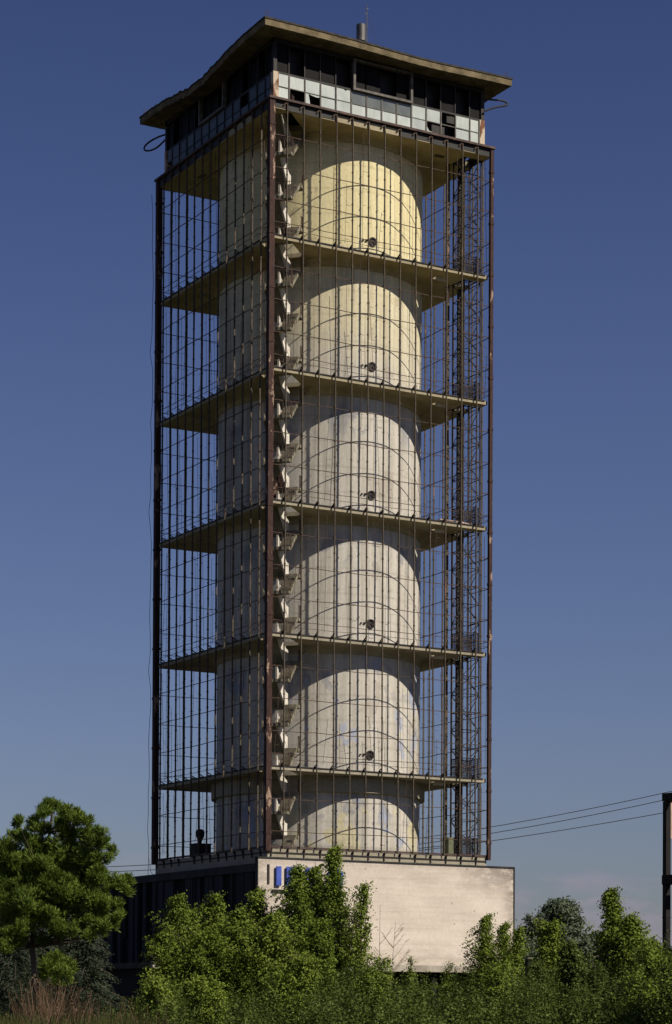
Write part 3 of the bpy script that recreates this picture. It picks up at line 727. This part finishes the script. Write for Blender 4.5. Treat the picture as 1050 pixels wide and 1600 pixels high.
# ---------------------------------------------------------------- open frame at the right edge
pt = at(1041, 1560, 150); fx, fy = pt.x, pt.y
fr = empty('concrete_frame', (fx, fy, 0), 'dark open frame of posts and beams standing at the right edge of the picture', 'frame')
S_ = 150/FPX; zt_ = 1.7+(1567-1236)*S_; zm_ = 1.7+(1567-1364)*S_; zl_ = 1.7+(1567-1480)*S_
for (dx, dy) in ((0,0),(0,-7),(8,0),(8,-7)):
    mb = MB(); mb.box(fx+dx-.19, fx+dx+.19, fy+dy-.19, fy+dy+.19, 0, zt_-.52)
    for zz in (2.5, 5.0, 7.5): mb.box(fx+dx-.21, fx+dx+.21, fy+dy-.21, fy+dy+.21, zz, zz+.06)
    mb.build('post', M['darkconc'], fr)
for zz, hh in ((zt_, .50), (zm_, .62), (zl_, 1.1)):
    mb = MB(); mb.box(fx-.23, fx+8.23, fy-.23, fy+.23, zz-hh, zz); mb.box(fx-.23, fx+8.23, fy-7.23, fy-6.77, zz-hh, zz)
    mb.box(fx-.225, fx+.225, fy-6.765, fy-.235, zz-hh+.003, zz-.003); mb.box(fx+7.775, fx+8.225, fy-6.765, fy-.235, zz-hh+.003, zz-.003)
    mb.build('beam', M['darkconc'], fr)
mb = MB(); mb.box(fx+.20, fx+.42, fy-.12, fy+.12, zt_-3.0, zt_-.53); mb.build('lit_face_strip', M['pinkconc'], fr)  # pale strip added as the sunlit face of a frame post
# ---------------------------------------------------------------- overhead wires far behind
def quad(p0, p1, p2):
    A_ = np.array([[p[0]**2, p[0], 1] for p in (p0, p1, p2)]); return np.linalg.solve(A_, [p[1] for p in (p0, p1, p2)])
for i, (p0, p1, p2, lb) in enumerate((((1033,1240),(774,1291),(200,1353),'topmost of the three thin overhead wires crossing behind the tower'),
        ((1033,1251),(774,1301),(200,1361),'middle one of the three thin overhead wires crossing behind the tower'),
        ((1048,1268),(774,1313),(200,1372),'lowest of the three thin overhead wires crossing behind the tower'))):
    c = quad(p0, p1, p2); pts = [at(x, c[0]*x*x+c[1]*x+c[2], 300) for x in range(-100, 1180, 20)]
    mb = MB(); mb.tube([p for p in pts], .045, 4)
    tag(mb.build('overhead_wire', M['darksteel']), lb, 'wire', 'overhead wires behind the tower')
# a slack cable down the left corner column
mb = MB(); rr = random.Random(5); pts = []
for i in range(40):
    z = ZT-1-(ZT-G-3.0)*i/39; pts.append((-10.25+rr.uniform(-.05,.05), 10.15+rr.uniform(-.12,.12)+(.25 if i % 9 == 0 else 0), z))
mb.tube(pts, .022, 4); mb.tube([(-10.25,10.1,G+4),(-10.3,9.6,G+2.9),(-10.4,8.6,G+2.4),(-10.9,8.2,G+2.56)], .022, 4)
mb.build('slack_cable', M['darksteel'], tower)
#FOLIAGE
exec_foliage = True
# ---------------------------------------------------------------- foliage
WD = np.array([Rt.x*.86, Rt.y*.86, .5])        # leaf sprays stream up to the right in the wind
def quads(name, Vt, mat, parent=None, loc=(0,0,0)):
    """Vt: (n, 4, 3) corners relative to loc"""
    n = len(Vt); me = bpy.data.meshes.new(name); me.vertices.add(n*4); me.loops.add(n*4); me.polygons.add(n)
    me.vertices.foreach_set('co', Vt.reshape(-1).astype(np.float32)); me.loops.foreach_set('vertex_index', np.arange(n*4, dtype=np.int32))
    me.polygons.foreach_set('loop_start', np.arange(0, n*4, 4, dtype=np.int32)); me.update(calc_edges=True); me.materials.append(mat)
    o = bpy.data.objects.new(name, me); col.objects.link(o)
    if parent: o.parent = parent
    else: o.location = loc
    return o
def unit(v): return v/np.maximum(np.linalg.norm(v, axis=-1, keepdims=True), 1e-9)
def leafquads(rg, C, D, L, W, Nn=None):
    """diamond leaves: centre C, long axis D (jittered), length L, width W"""
    n = len(C); D = unit(D)
    if Nn is None: S = unit(np.cross(D, unit(rg.normal(size=(n, 3)))))
    else:
        Nn = unit(unit(Nn)+rg.normal(0, .45, (n, 3))); S = unit(np.cross(D, Nn)); D = unit(np.cross(Nn, S))
    l = (L*rg.uniform(.7, 1.25, n))[:, None]; w = (W*rg.uniform(.7, 1.25, n))[:, None]
    return np.stack([C-D*l/2, C+S*w/2-D*l*.08, C+D*l/2, C-S*w/2-D*l*.08], 1)
def leafy_tree(name, loc, H, W, seed, label, mat='poplar', lean=(0,0), nb=80, per=26, leaf=.17, group=None, cat='tree', prof=None, el=(40,68), start=.06, spread=.25, wind=(0,0,0), stems=1, bark='bark', streak=False):
    rg = np.random.default_rng(seed); root = empty(name, loc, label, cat, group)
    prof = prof or (lambda t: min(1, .75+t*1.2)*(1-t)**.62+.06)
    C = []; D = []; NN = []; tw = MB(); lean = np.array([lean[0], lean[1], 0.]); wind = np.array(wind, float)
    stemlist = []
    for s in range(stems):
        off = np.array([*rg.normal(0, W*.28, 2), 0]) if stems > 1 else np.zeros(3); hh = H*(1 if s == 0 else rg.uniform(.62, .95))
        stemlist.append((off, hh))
    for off, hh in stemlist:
        tr = lambda t: np.array([0,0,hh*t])+lean*(t**1.6)+off*(.25+.75*t)*1.0+np.array([math.sin(t*5+seed)*.06*W, math.cos(t*4+seed)*.06*W, 0])
        tw.tube([tr(t)+np.array(loc) for t in np.linspace(0, .97, 12)], .011*hh+.03, 7, .015)
        for i in range(int(nb/len(stemlist)**.6)):
            t = start+(1-start)*(i+rg.random())/int(nb/len(stemlist)**.6); t = min(t, .985)
            az = i*2.399+rg.normal(0, .35); L = W*prof(t)*rg.uniform(.65, 1.18)*(1 if stems == 1 else .75); e = math.radians(rg.uniform(*el))
            d = np.array([math.cos(az)*math.cos(e), math.sin(az)*math.cos(e), math.sin(e)]); L = L/max(math.cos(e), .35)*.9
            p0 = tr(t*.93); m = max(3, int(L/.30)); pts = []
            for q in range(m+1):
                f = q/m; pts.append(p0+d*L*f*.85+np.array([0,0,-.12*L*f*f])+wind*L*f*f)
            if L > .5: tw.tube([p+np.array(loc) for p in pts], .012+.012*L, 4, .006)
            for q in range(1, m+1):
                if rg.random() < .08: continue
                c = pts[q]; k = int(per*rg.uniform(.5, 1.4)*(1 if q < m else .6)); sp = spread*(1.15-.55*q/m)
                g3 = rg.normal(0, 1, (k, 3))*sp
                if streak: of = g3[:, :1]*1.25*WD+g3[:, 1:2]*.7*np.array([Fw.x,Fw.y,0])+g3[:, 2:]*.42*np.array([0,0,1])
                else: of = g3*np.array([1, 1, .75])
                C.append(c+of); NN.append(unit(of)+np.array([0,0,.55])+d*.3); D.append(unit(rg.normal(0, .6, (k, 3))+d*.5+wind*1.2+np.array([0,0,-.15])))
    C = np.concatenate(C); D = np.concatenate(D); C[:, 2] = np.abs(C[:, 2])
    quads('crown', leafquads(rg, C, D, leaf, leaf*.72, np.concatenate(NN)), M[mat], root)
    tw.build('trunk', M[bark], root)
    return root
def gp(px, d): p = at(px, 1567, d); return (p.x, p.y, 0)
def hgt(py, d): return 1.7+(1567-py)*d/FPX
rt = np.array([Rt.x, Rt.y, 0])
W0 = -rt*.28+np.array([0,0,.12])             # the wind: leaves stream to the left and up
PG = 'young poplars in front of the podium'
columnar = lambda t: (.62+.9*t if t < .4 else .98*(1-(t-.4)/.6)**.8)+.05
for (px, py, d, W, seed, ln, nb, lb, st) in (
    (285, 1386, 142, 1.5, 1, -.5, 90, 'windblown poplar with two leaning tips in front of the dark panelled side', 1),
    (262, 1448, 138, 1.2, 2, -.3, 70, 'lowest and leftmost poplar of the clump before the dark side', 1),
    (338, 1384, 144, 1.4, 3, -.6, 80, 'poplar with a leaning tip between the twin tipped one and the white wall corner', 1),
    (372, 1412, 139, 1.5, 4, -.4, 90, 'dense poplar just left of the white wall corner', 1),
    (404, 1376, 141, 1.35, 5, -.25, 90, 'poplar whose tip touches the corner of the white wall', 1),
    (466, 1338, 140, 1.4, 6, -.15, 115, 'poplar hiding the second blue letter', 1),
    (496, 1338, 143, 1.75, 7, -.2, 110, 'poplar standing in front of the middle of the blue lettering', 1),
    (524, 1303, 141, 1.25, 8, -.15, 120, 'tallest poplar, its narrow tip reaching above the white wall', 1),
    (566, 1366, 139, 1.45, 9, .25, 95, 'thin leaved poplar at the right end of the clump, wall showing through', 1),
    (430, 1420, 134, 1.6, 10, -.2, 100, 'short bushy poplar below the first blue letter', 1),
    (330, 1450, 134, 1.7, 14, -.2, 100, 'short full poplar in front of the others before the dark side', 1),
    (500, 1430, 134, 1.6, 15, 0, 100, 'short full poplar below the tallest one', 1)):
    leafy_tree('poplar', gp(px-ln*30, d), hgt(py, d), W*1.45, seed, lb, 'poplar', tuple(rt[:2]*ln*1.9), int(nb*1.5), 28 if seed != 9 else 12, .16, PG, 'tree', columnar, wind=W0, el=(30,62), spread=.22, streak=True)
for (px, py, d, W, seed, ln, nb, lb) in (
    (760, 1418, 150, 1.15, 21, 0, 90, 'young poplar with a slim tip against the right part of the white wall'),
    (786, 1430, 152, 1.0, 22, .1, 80, 'slender young poplar at the right corner of the white wall'),
    (808, 1440, 149, .9, 23, .1, 70, 'small poplar just right of the white wall corner')):
    leafy_tree('poplar', gp(px, d), hgt(py, d), W*1.3, seed, lb, 'poplar', tuple(rt[:2]*ln), int(nb*1.2), 28, .14, 'young poplars at the right corner of the white wall', 'tree', columnar, wind=W0*.5, streak=True)
leafy_tree('leafy_tree', gp(858, 140), hgt(1436, 140), 1.75, 31, 'dark bushy tree in front of the distant rounded tree', 'poplar', (0,0), 130, 24, .17, None, 'tree', lambda t: .95*(1-t)**.5+.1, wind=W0*.3, streak=True)
leafy_tree('leafy_tree', gp(892, 136), hgt(1472, 136), 1.5, 32, 'low dark tree between the bushy tree and the leaning poplar', 'hedge', (0,0), 110, 24, .17, None, 'tree', lambda t: .95*(1-t)**.5+.1)
for (px, py, d, W, seed, ln, lb, st) in (
    (950, 1374, 132, 1.75, 41, -.8, 'tall poplar leaning left with its tip highest on the right side', 1),
    (984, 1420, 130, 1.75, 42, -.9, 'leaning poplar right behind the tallest leaning one', 1),
    (1012, 1462, 128, 1.5, 43, -.8, 'low leaning poplar beside the dark open frame', 1)):
    leafy_tree('poplar', gp(px+30, d), hgt(py, d), W*1.3, seed, lb, 'poplar', tuple(rt[:2]*ln*1.6), 150, 32, .16, 'leaning poplars on the right', 'tree', lambda t: 1.15*(1-t)**1.1+.05, wind=-rt*.15+np.array([0,0,.2]), streak=True)
leafy_tree('distant_tree', gp(876, 330), hgt(1396, 330), 3.9, 51, 'distant grey green tree with a rounded crown against the sky', 'farleaf', (0,0), 120, 22, .42, None, 'tree', lambda t: .25 if t < .3 else .35+.72*math.sin((t-.3)/.7*2.9), (5, 45), .25, .6)
leafy_tree('distant_tree', gp(838, 345), hgt(1432, 345), 2.6, 52, 'small distant tree left of the rounded one', 'farleaf', (0,0), 60, 22, .42, None, 'tree', lambda t: .3 if t < .4 else .95, (15, 60), .3, .6)
for i, (px, py, d, W) in enumerate(((925, 1455, 360, 3), (910, 1468, 300, 3.2), (818, 1470, 300, 3))):
    leafy_tree('distant_tree', gp(px, d), hgt(py, d), W, 60+i, ['low far tree left of the tall leaning poplar', 'low far tree under the rounded distant one', 'low far tree right of the white wall'][i], 'farleaf', (0,0), 70, 18, .42, 'low far trees on the horizon', 'tree', lambda t: .8, (15, 60), .1, .6)
# ---- pines
def brush(rg, C, D, n, L, Wd, rad, NP):
    """needle brushes: n needles round each shoot"""
    m = len(C); D = unit(D); C = np.repeat(C, n, 0); Dd = np.repeat(D, n, 0); side = unit(rg.normal(size=(m*n, 3)))
    nd = unit(Dd*.9+side*rad); st = C+Dd*(rg.uniform(-.12, .10, m*n)[:, None])
    Q = st+nd*L*.45; S = unit(np.cross(nd, unit(np.repeat(NP, n, 0)+rg.normal(0,.35,(m*n,3))))); l = L*rg.uniform(.7,1.2,(m*n,1))
    return np.stack([Q-nd*l/2, Q+S*Wd/2, Q+nd*l/2, Q-S*Wd/2], 1)
def pine(name, loc, puffs, trunk_pts, seed, label, d, mat='pineneedle', shoots=300, cat='pine tree', tr=.17, L=.20):
    rg = np.random.default_rng(seed); root = empty(name, loc, label, cat); C = []; D = []; NP = []; tw = MB(); V = []
    tw.tube([Vector(p) for p in trunk_pts], tr, 9, .05)
    tp = [np.array(p) for p in trunk_pts]
    back = [(px+rg.normal(0,5), py+rg.normal(0,5), rp*.95) for (px, py, rp) in puffs if rp > 12]
    for qi, (px, py, rp) in enumerate(list(puffs)+back):
        r = rp*(1.02 if py < 1335 else 1.22)*d/FPX; off = (-abs(rg.normal(0, 1))*.8-.4) if qi < len(puffs) else rg.uniform(.4, 2.2)
        c = np.array(at(px, py, d+off))
        j = min(range(len(tp)), key=lambda i: abs(tp[i][2]-(c[2]-np.linalg.norm(c[:2]-tp[i][:2])*.35)))
        mid = tp[j]*.45+c*.55-np.array([0,0,.15]); tw.tube([tp[j], mid, c], .035, 5, .012)
        n = int(shoots*(r/.7)**2); sub = max(3, int(6*(r/.7)**2))
        sc = unit(rg.normal(size=(sub, 3))+np.array([0,0,.25]))*r*.55
        for s in range(sub):
            k = max(6, n//sub); v = unit(rg.normal(size=(k, 3))+np.array([0,0,.35])); rr_ = r*.52*rg.uniform(.35, 1.0, (k, 1))
            C.append(c+sc[s]+v*rr_*np.array([1,1,.95])); NP.append(v+np.array([0,0,.5])+.5*unit(sc[s][None,:])); D.append(unit(v*.7+np.array([0,0,.75])+rg.normal(0,.15,(k,3))))
    C = np.concatenate(C)-np.array(loc); D = np.concatenate(D)
    quads('crown', brush(rg, C, D, 8, L*1.15, .034, .62, np.concatenate(NP)), M[mat], root)
    tw.build('trunk', M['bark'], root)
    return root
D1 = 104
puffs = [(82,1262,15),(66,1272,13),(100,1270,13),(120,1288,16),(134,1282,12),(62,1292,17),(90,1295,18),(30,1290,12),(24,1303,12),(40,1308,17),(52,1328,20),
 (110,1312,20),(140,1308,17),(156,1300,11),(160,1318,14),(172,1332,11),(172,1345,8),(75,1325,20),(130,1335,20),(98,1340,20),(150,1348,17),(20,1338,20),(5,1325,16),
 (8,1355,20),(38,1350,20),(66,1360,20),(100,1368,20),(128,1370,18),(152,1368,13),(10,1385,20),(40,1385,20),(75,1392,20),(110,1398,20),(145,1390,16),(165,1384,11),(186,1380,12),(203,1378,9),(196,1392,10),
 (5,1415,20),(35,1412,18),(70,1418,18),(105,1422,18),(135,1412,17),(162,1410,15),(182,1418,12),(186,1434,10),(160,1432,14),(130,1440,14),(95,1445,14),(25,1438,16),(60,1440,12),(150,1450,12),(175,1448,10),(58,1350,16),(60,1375,18),(55,1400,18),(45,1425,18),(62,1425,15),(85,1405,16),(20,1455,16),(0,1460,18),(78,1380,15),(5,1370,18),(70,1345,14),(100,1385,15),(120,1418,15),(40,1450,16),(66,1448,13),(90,1462,13),(118,1455,12),(140,1462,11),(30,1470,13),(5,1478,14),(162,1455,10),(48,1395,15),(58,1425,14),(75,1432,12),(70,1470,9)]
tx = [at(62,1600,D1), at(56,1540,D1), at(50,1480,D1), at(54,1420,D1), at(66,1360,D1), at(78,1300,D1), at(82,1268,D1)]
tx[0].z = 0
tb = (tx[0].x, tx[0].y, 0)
pine('pine_tree', tb, puffs, tx, 71, 'large umbrella like pine at the left edge with bright tufted needles and a leaning trunk', D1)
D2 = 100
yt = [at(92,1600,D2), at(90,1550,D2), at(88,1505,D2)]; yt[0].z = 0
pine('pine_sapling', (yt[0].x, yt[0].y, 0), [(72,1505,12),(90,1500,11),(104,1512,11),(80,1520,13),(98,1525,12),(68,1528,8),(110,1530,7),(88,1536,9)], yt, 72, 'small round bright green pine sapling at the foot of the large pine', D2, cat='pine sapling', tr=.06, L=.2)
def conifer(name, loc, H, W, seed, label, mat='cedar', droop=.35, nb=70, cat='cedar tree', leaf=.16, prof=None):
    rg = np.random.default_rng(seed); root = empty(name, loc, label, cat); tw = MB(); C = []; D = []
    tw.tube([Vector(loc)+Vector((0,0,H*t)) for t in (0,.3,.6,.98)], .14, 7, .02)
    prof = prof or (lambda t: (1-t)**.8+.08)
    for i in range(nb):
        t = .04+.94*(i+rg.random())/nb; az = i*2.399+rg.normal(0,.3); L = W*prof(t)*rg.uniform(.7,1.15)
        h = np.array([math.cos(az), math.sin(az), 0]); p0 = np.array([0,0,H*t]); sd = np.array([-h[1], h[0], 0])
        pts = [p0+h*L*f+np.array([0,0,L*(.28*f-droop*f*f*1.6)]) for f in np.linspace(0,1,9)]
        tw.tube([p+np.array(loc) for p in pts], .03, 4, .008)
        for q in range(2, 9):
            f = q/8; wd = L*.34*(1.15-f)+.1; k = int(34*wd/.5)+12
            a = rg.uniform(-1,1,k); c = pts[q]+sd*(a*wd)[:,None]+h*(rg.normal(0,.10,k)-np.abs(a)*wd*.35)[:,None]+np.array([0,0,1])*(-np.abs(a)*wd*.35-np.abs(rg.normal(0,.10,k)))[:,None]
            C.append(c); D.append(unit(h*.8+sd*np.sign(a)[:,None]*.7+np.array([0,0,-.45])+rg.normal(0,.35,(k,3))))
    C = np.concatenate(C); D = np.concatenate(D); C[:,2] = np.maximum(C[:,2], .05)
    quads('crown', leafquads(rg, C, D, leaf, leaf*.35), M[mat], root); tw.build('trunk', M['bark'], root); return root
conifer('cedar_tree', gp(136, 112), hgt(1442, 112), 2.3, 81, 'blue grey cedar with drooping layered branches behind the pine sapling', prof=lambda t: .9*(1-t)**.45+.1)
conifer('cedar_tree', gp(24, 116), hgt(1415, 116), 2.8, 82, 'dark cedar half hidden behind the trunk of the large pine', prof=lambda t: .9*(1-t)**.45+.1)
conifer('cedar_tree', gp(-6, 122), hgt(1302, 122), 2.4, 83, 'tall dark conifer whose top shows left of the large pine', nb=110)
conifer('cedar_tree', gp(40, 126), hgt(1432, 126), 3.2, 85, 'low dark conifer between the large pine trunk and the picture edge', nb=110, prof=lambda t: .9*(1-t)**.3+.1)
conifer('cedar_tree', gp(85, 124), hgt(1410, 124), 2.6, 84, 'dark conifer filling the shade behind the large pine', nb=90, prof=lambda t: .9*(1-t)**.5+.1)
# ---- undergrowth: a continuous thicket nobody could count
def top_px(px):
    xs = [-60,0,40,120,180,215,260,330,400,430,470,540,600,640,690,740,800,860,900,950,1000,1030,1110]
    ys = [1612,1608,1600,1585,1572,1545,1534,1540,1520,1512,1508,1502,1500,1514,1510,1502,1506,1512,1520,1505,1482,1472,1460]
    return np.interp(px, xs, ys)
def thicket(name, d0, d1, dtop, n, seed, leaf, label, mat='hedge', x0=-60, x1=1110):
    """mounded bushes: leaf shells over many overlapping domes"""
    rg = np.random.default_rng(seed); C = []; D = []; NN = []
    nd = int((x1-x0)/11)
    for i in range(nd):
        px = rg.uniform(x0, x1); d = rg.uniform(d0, d1); f = (d-d0)/(d1-d0)
        ty = top_px(px)+dtop+(1-f)*32+rg.normal(0, 8)
        h = max(.5, hgt(ty, d)); p = np.array(gp(px, d)); r = rg.uniform(.5, 1.25)
        k = int(n/nd*rg.uniform(.7, 1.3)); v = unit(rg.normal(size=(k, 3))); v[:, 2] = np.abs(v[:, 2])*1.0
        hol = np.sin(v[:,0]*4.3+i*1.7)+np.sin(v[:,1]*4.9+i)+np.sin(v[:,2]*6.1+i*2.3); v = v[(hol > -.45) | (rg.random(k) < .12)]; k = len(v)
        lump = 1+.16*np.sin(v[:,0]*6+i)+.16*np.sin(v[:,1]*7+i*2)+.12*np.sin(v[:,2]*9+i)
        rr_ = (rg.random(k)**.22)[:, None]*lump[:, None]
        c = p+v*rr_*np.array([r, r, h*.92]); C.append(c); NN.append(v+np.array([0,0,.35])+.5*np.cos(v*9+i)); D.append(unit(rg.normal(0,.7,(k,3))+v*.5+np.array([0,0,.2])))
        for s in range(rg.integers(3, 8)):                       # shoots standing proud of the mound
            a = unit(rg.normal(size=3)); a[2] = abs(a[2])+.6; a = unit(a); b = p+a*np.array([r, r, h*.9]); m = 26; q = rg.random(m)[:, None]
            C.append(b+(a*.4+np.array([0,0,.45]))*q+rg.normal(0,.05,(m,3))); NN.append(np.tile(a+np.array([0,0,.8]),(m,1))); D.append(unit(rg.normal(0,.6,(m,3))+np.array([0,0,.3])))
    C = np.concatenate(C); D = np.concatenate(D); C[:,2] = np.maximum(C[:,2], .03)
    o = quads(name, leafquads(rg, C, D, leaf, leaf*.7, np.concatenate(NN)), M[mat]); tag(o, label, 'undergrowth', None, 'stuff'); return o
thicket('undergrowth', 96, 126, 0, 150000, 91, .13, 'dark green thicket of bushes and brambles running along the foot of the trees', x0=180)
thicket('undergrowth', 66, 90, 30, 120000, 92, .10, 'nearer belt of low scrub along the bottom edge of the picture', x0=150)
def shade_grove():  # out-of-view trees added to cast shade on the near scrub
    rg = np.random.default_rng(5); C = []; Nn = []; tw = MB()
    for (lat, d, h, r) in ((17,44,15,3.6),(19,52,17,4),(20,60,16,4),(22,69,17,4.2),(23,79,15,3.8),(25,57,19,4.4),(28,68,20,4.4)):
        p = np.array(CAM)*np.array([1,1,0])+np.array([Fw.x,Fw.y,0])*d+rt*lat; tw.tube([p, p+np.array([.2,0,h*.5]), p+np.array([0,.1,h*.85])], .22, 7, .05)
        for j in range(60):
            v = unit(rg.normal(size=3)); c = p+np.array([0,0,h*.62])+v*np.array([r,r,h*.36])*rg.uniform(.4,1); tw.tube([p+np.array([0,0,h*.4]), c], .04, 4, .01)
            of = rg.normal(0,.55,(90,3)); C.append(c+of); Nn.append(unit(of)+np.array([0,0,.5]))
    C = np.concatenate(C); o = quads('shade_grove', leafquads(rg, C, rg.normal(size=C.shape), .34, .26, np.concatenate(Nn)), M['hedge'])
    tag(o, 'unseen trees added beyond the right edge to shade the near scrub', 'shade_grove', None, 'stuff'); tw.build('branches', M['bark'], o)
shade_grove()
thicket('undergrowth', 100, 128, 25, 20000, 93, .13, 'low dark scrub under the large pine', x0=-60, x1=240)
def bush(px, py, d, W, seed, label, mat='poplar', leaf=.12, n=60, group=None):
    return leafy_tree('bush', gp(px, d), hgt(py, d), W, seed, label, mat, (0,0), n, 26, leaf, group, 'bush', lambda t: .5+.5*math.sin(min(1,t*1.1)*3.1), (20, 70), .1, .2, stems=3)
bush(926, 1500, 122, 1.5, 110, 'dark bush under the low hut, left of the tallest leaning poplar', mat='hedge', n=90, group='rounded bushes standing out of the thicket')
bush(836, 1500, 124, 1.3, 111, 'dark bush under the short brown wall right of the white wall', mat='hedge', n=80, group='rounded bushes standing out of the thicket')
BG = 'rounded bushes standing out of the thicket'
bush(245, 1532, 94, 1.2, 101, 'pale flecked bush below the bright corner of the terrace', n=80, group=BG)
bush(318, 1536, 92, 1.3, 102, 'yellow green bush under the leftmost poplars', n=80, group=BG)
bush(455, 1500, 95, 1.5, 103, 'tall feathery bush at the foot of the poplar clump', n=90, group=BG)
bush(590, 1494, 98, 1.2, 104, 'bush with a rounded top left of the bare sapling', n=70, group=BG)
bush(1025, 1476, 92, 1.5, 105, 'bright bush filling the right edge below the leaning poplars', n=100, group=BG)
bush(985, 1520, 88, 1.2, 106, 'lower bush just left of the right edge bush', n=80, group=BG)
bush(1000, 1562, 72, 1.2, 107, 'sunlit bush in the bottom right corner', n=80, group=BG)
bush(760, 1500, 104, 1.3, 108, 'bush at the foot of the young poplars by the wall', n=80, group=BG)
bush(642, 1488, 150, .35, 109, 'small round leafy clump on the ledge in front of the wall', n=30, group=BG)
bush(700, 1496, 150, .7, 110, 'sparse low sprigs on the ledge in the middle of the wall', n=24, group=BG)
# bare saplings against the white wall
def bare(px0, py0, px1, py1, d, seed, label, nb=8):
    root = empty('bare_sapling', gp(px0, d), label, 'sapling', 'bare saplings before the white wall'); rg = np.random.default_rng(seed); mb = MB()
    a = np.array(gp(px0, d)); b = np.array(at(px1, py1, d)); mb.tube([a, a*.5+b*.5+np.array([.05,0,0]), b], .035, 5, .01)
    for i in range(nb):
        t = rg.uniform(.45, .9); p = a+(b-a)*t; s = rg.choice([-1, 1]); L = (1-t)*3.5+.4
        q = p+rt*s*L*.55+np.array([0,0,L*.75]); m_ = (p+q)/2+np.array([0,0,-.08]); mb.tube([p, m_, q], .018, 4, .006)
        for k in range(2):
            e = m_+(q-m_)*rg.random(); mb.tube([e, e+rt*s*.25+np.array([0,0,.3])*rg.uniform(.4,1)], .009, 4, .004)
    mb.build('stem', M['paledbark'], root)
bare(589, 1500, 594, 1414, 142, 1, 'single straight bare stem in front of the white wall', 1)
bare(603, 1510, 618, 1440, 140, 2, 'fan of bare twigs right of the straight bare stem', 12)
# small masonry seen through the bushes at the right
hut = empty('garden_hut', gp(930, 148), 'low hut with a pale roof edge glimpsed between the trees on the right', 'hut')
c = at(935, 1494, 148); mb = MB(); mb.obox((c.x, c.y, c.z), Vector(rt)*.36, Vector((Fw.x, Fw.y, 0))*.8, (0,0,.06)); mb.build('roof', M['wall'], hut)
mb = MB(); mb.obox((c.x, c.y, (c.z-.07)/2), Vector(rt)*.24, Vector((Fw.x, Fw.y, 0))*.6, (0,0,(c.z-.07)/2)); mb.build('hut_wall', M['darkconc'], hut)
c = at(830, 1497, 146); hp = empty('garden_wall', (c.x, c.y, 0), 'short brown wall with a pale coping right of the white wall', 'wall')
mb = MB(); mb.obox((c.x, c.y, c.z), Vector(rt)*.35, (0,.3,0), (0,0,.05)); mb.build('wall_coping', M['stone'], hp)
mb = MB(); mb.obox((c.x, c.y, c.z/2-.03), Vector(rt)*.3, (0,.2,0), (0,0,c.z/2-.03)); mb.build('wall_body', M['fascia'], hp)
c = at(927, 1518, 128); mb = MB(); mb.lathe([(.10,0),(.10,c.z-.25),(.06,c.z-.15),(.02,c.z)], 8, (c.x, c.y)); o = mb.build('marker_post', M['fascia']); cp_ = MB(); cp_.lathe([(.17,c.z-.02),(.10,c.z+.15),(.02,c.z+.38)], 6, (c.x, c.y)); cp_.build('post_cap', M['stone'], o, (0,0,0)); tag(o, 'small pointed pale post below the low hut', 'post')
# ---- dry weeds and grass, bottom left
def stalks(name, x0, x1, d0, d1, n, hfun, seed, mat, label, wd=.012, head=True):
    rg = np.random.default_rng(seed); px = rg.uniform(x0, x1, n); d = rg.uniform(d0, d1, n); V = []
    for i in range(n):
        p = np.array(gp(px[i], d[i])); h = max(.15, hfun(px[i], d[i])*rg.uniform(.55, 1.05)); ln = rg.normal(0, .16, 3)*h; ln[2] = 0
        q = p+np.array([0,0,h])+ln; m_ = p+np.array([0,0,h*.55])+ln*.35; s = unit(rg.normal(size=3)*np.array([1,1,.1]))*wd
        V.append([p-s, p+s, m_+s*.8, m_-s*.8]); V.append([m_-s*.8, m_+s*.8, q+s*.3, q-s*.3])
        for k in range(rg.integers(2, 6)):
            f = rg.uniform(.3, .95); b = p+(q-p)*f; e = b+rg.normal(0, .09, 3)+np.array([0,0,.13]); V.append([b-s*.4, b+s*.4, e+s*.2, e-s*.2])
            if head and rg.random() < .6:
                for _ in range(2): c_ = e+rg.normal(0,.012,3); a = unit(rg.normal(size=3))*.020; b2 = unit(np.cross(a, rg.normal(size=3)))*.018; V.append([c_-a, c_+b2, c_+a, c_-b2])
    o = quads(name, np.array(V), M[mat]); tag(o, label, 'weeds', None, 'stuff'); return o
def wh(px, d):
    xs = [-30, 0, 30, 50, 75, 100, 130, 180, 240, 300, 340]; ys = [1598,1596,1580,1540,1534,1545,1562,1566,1574,1590,1605]
    return hgt(np.interp(px, xs, ys), d)
stalks('dry_weeds', 32, 140, 42, 50, 520, wh, 1, 'straw', 'tall dry brown weeds with seed heads at the bottom left')
stalks('dry_weeds', 120, 290, 44, 54, 170, wh, 2, 'straw', 'sparser dry stalks to the right of the tall brown weeds')
stalks('grass', -40, 225, 38, 56, 5000, lambda px, d: hgt(1590, d), 3, 'grass', 'rough green grass along the bottom left edge', .012, False)
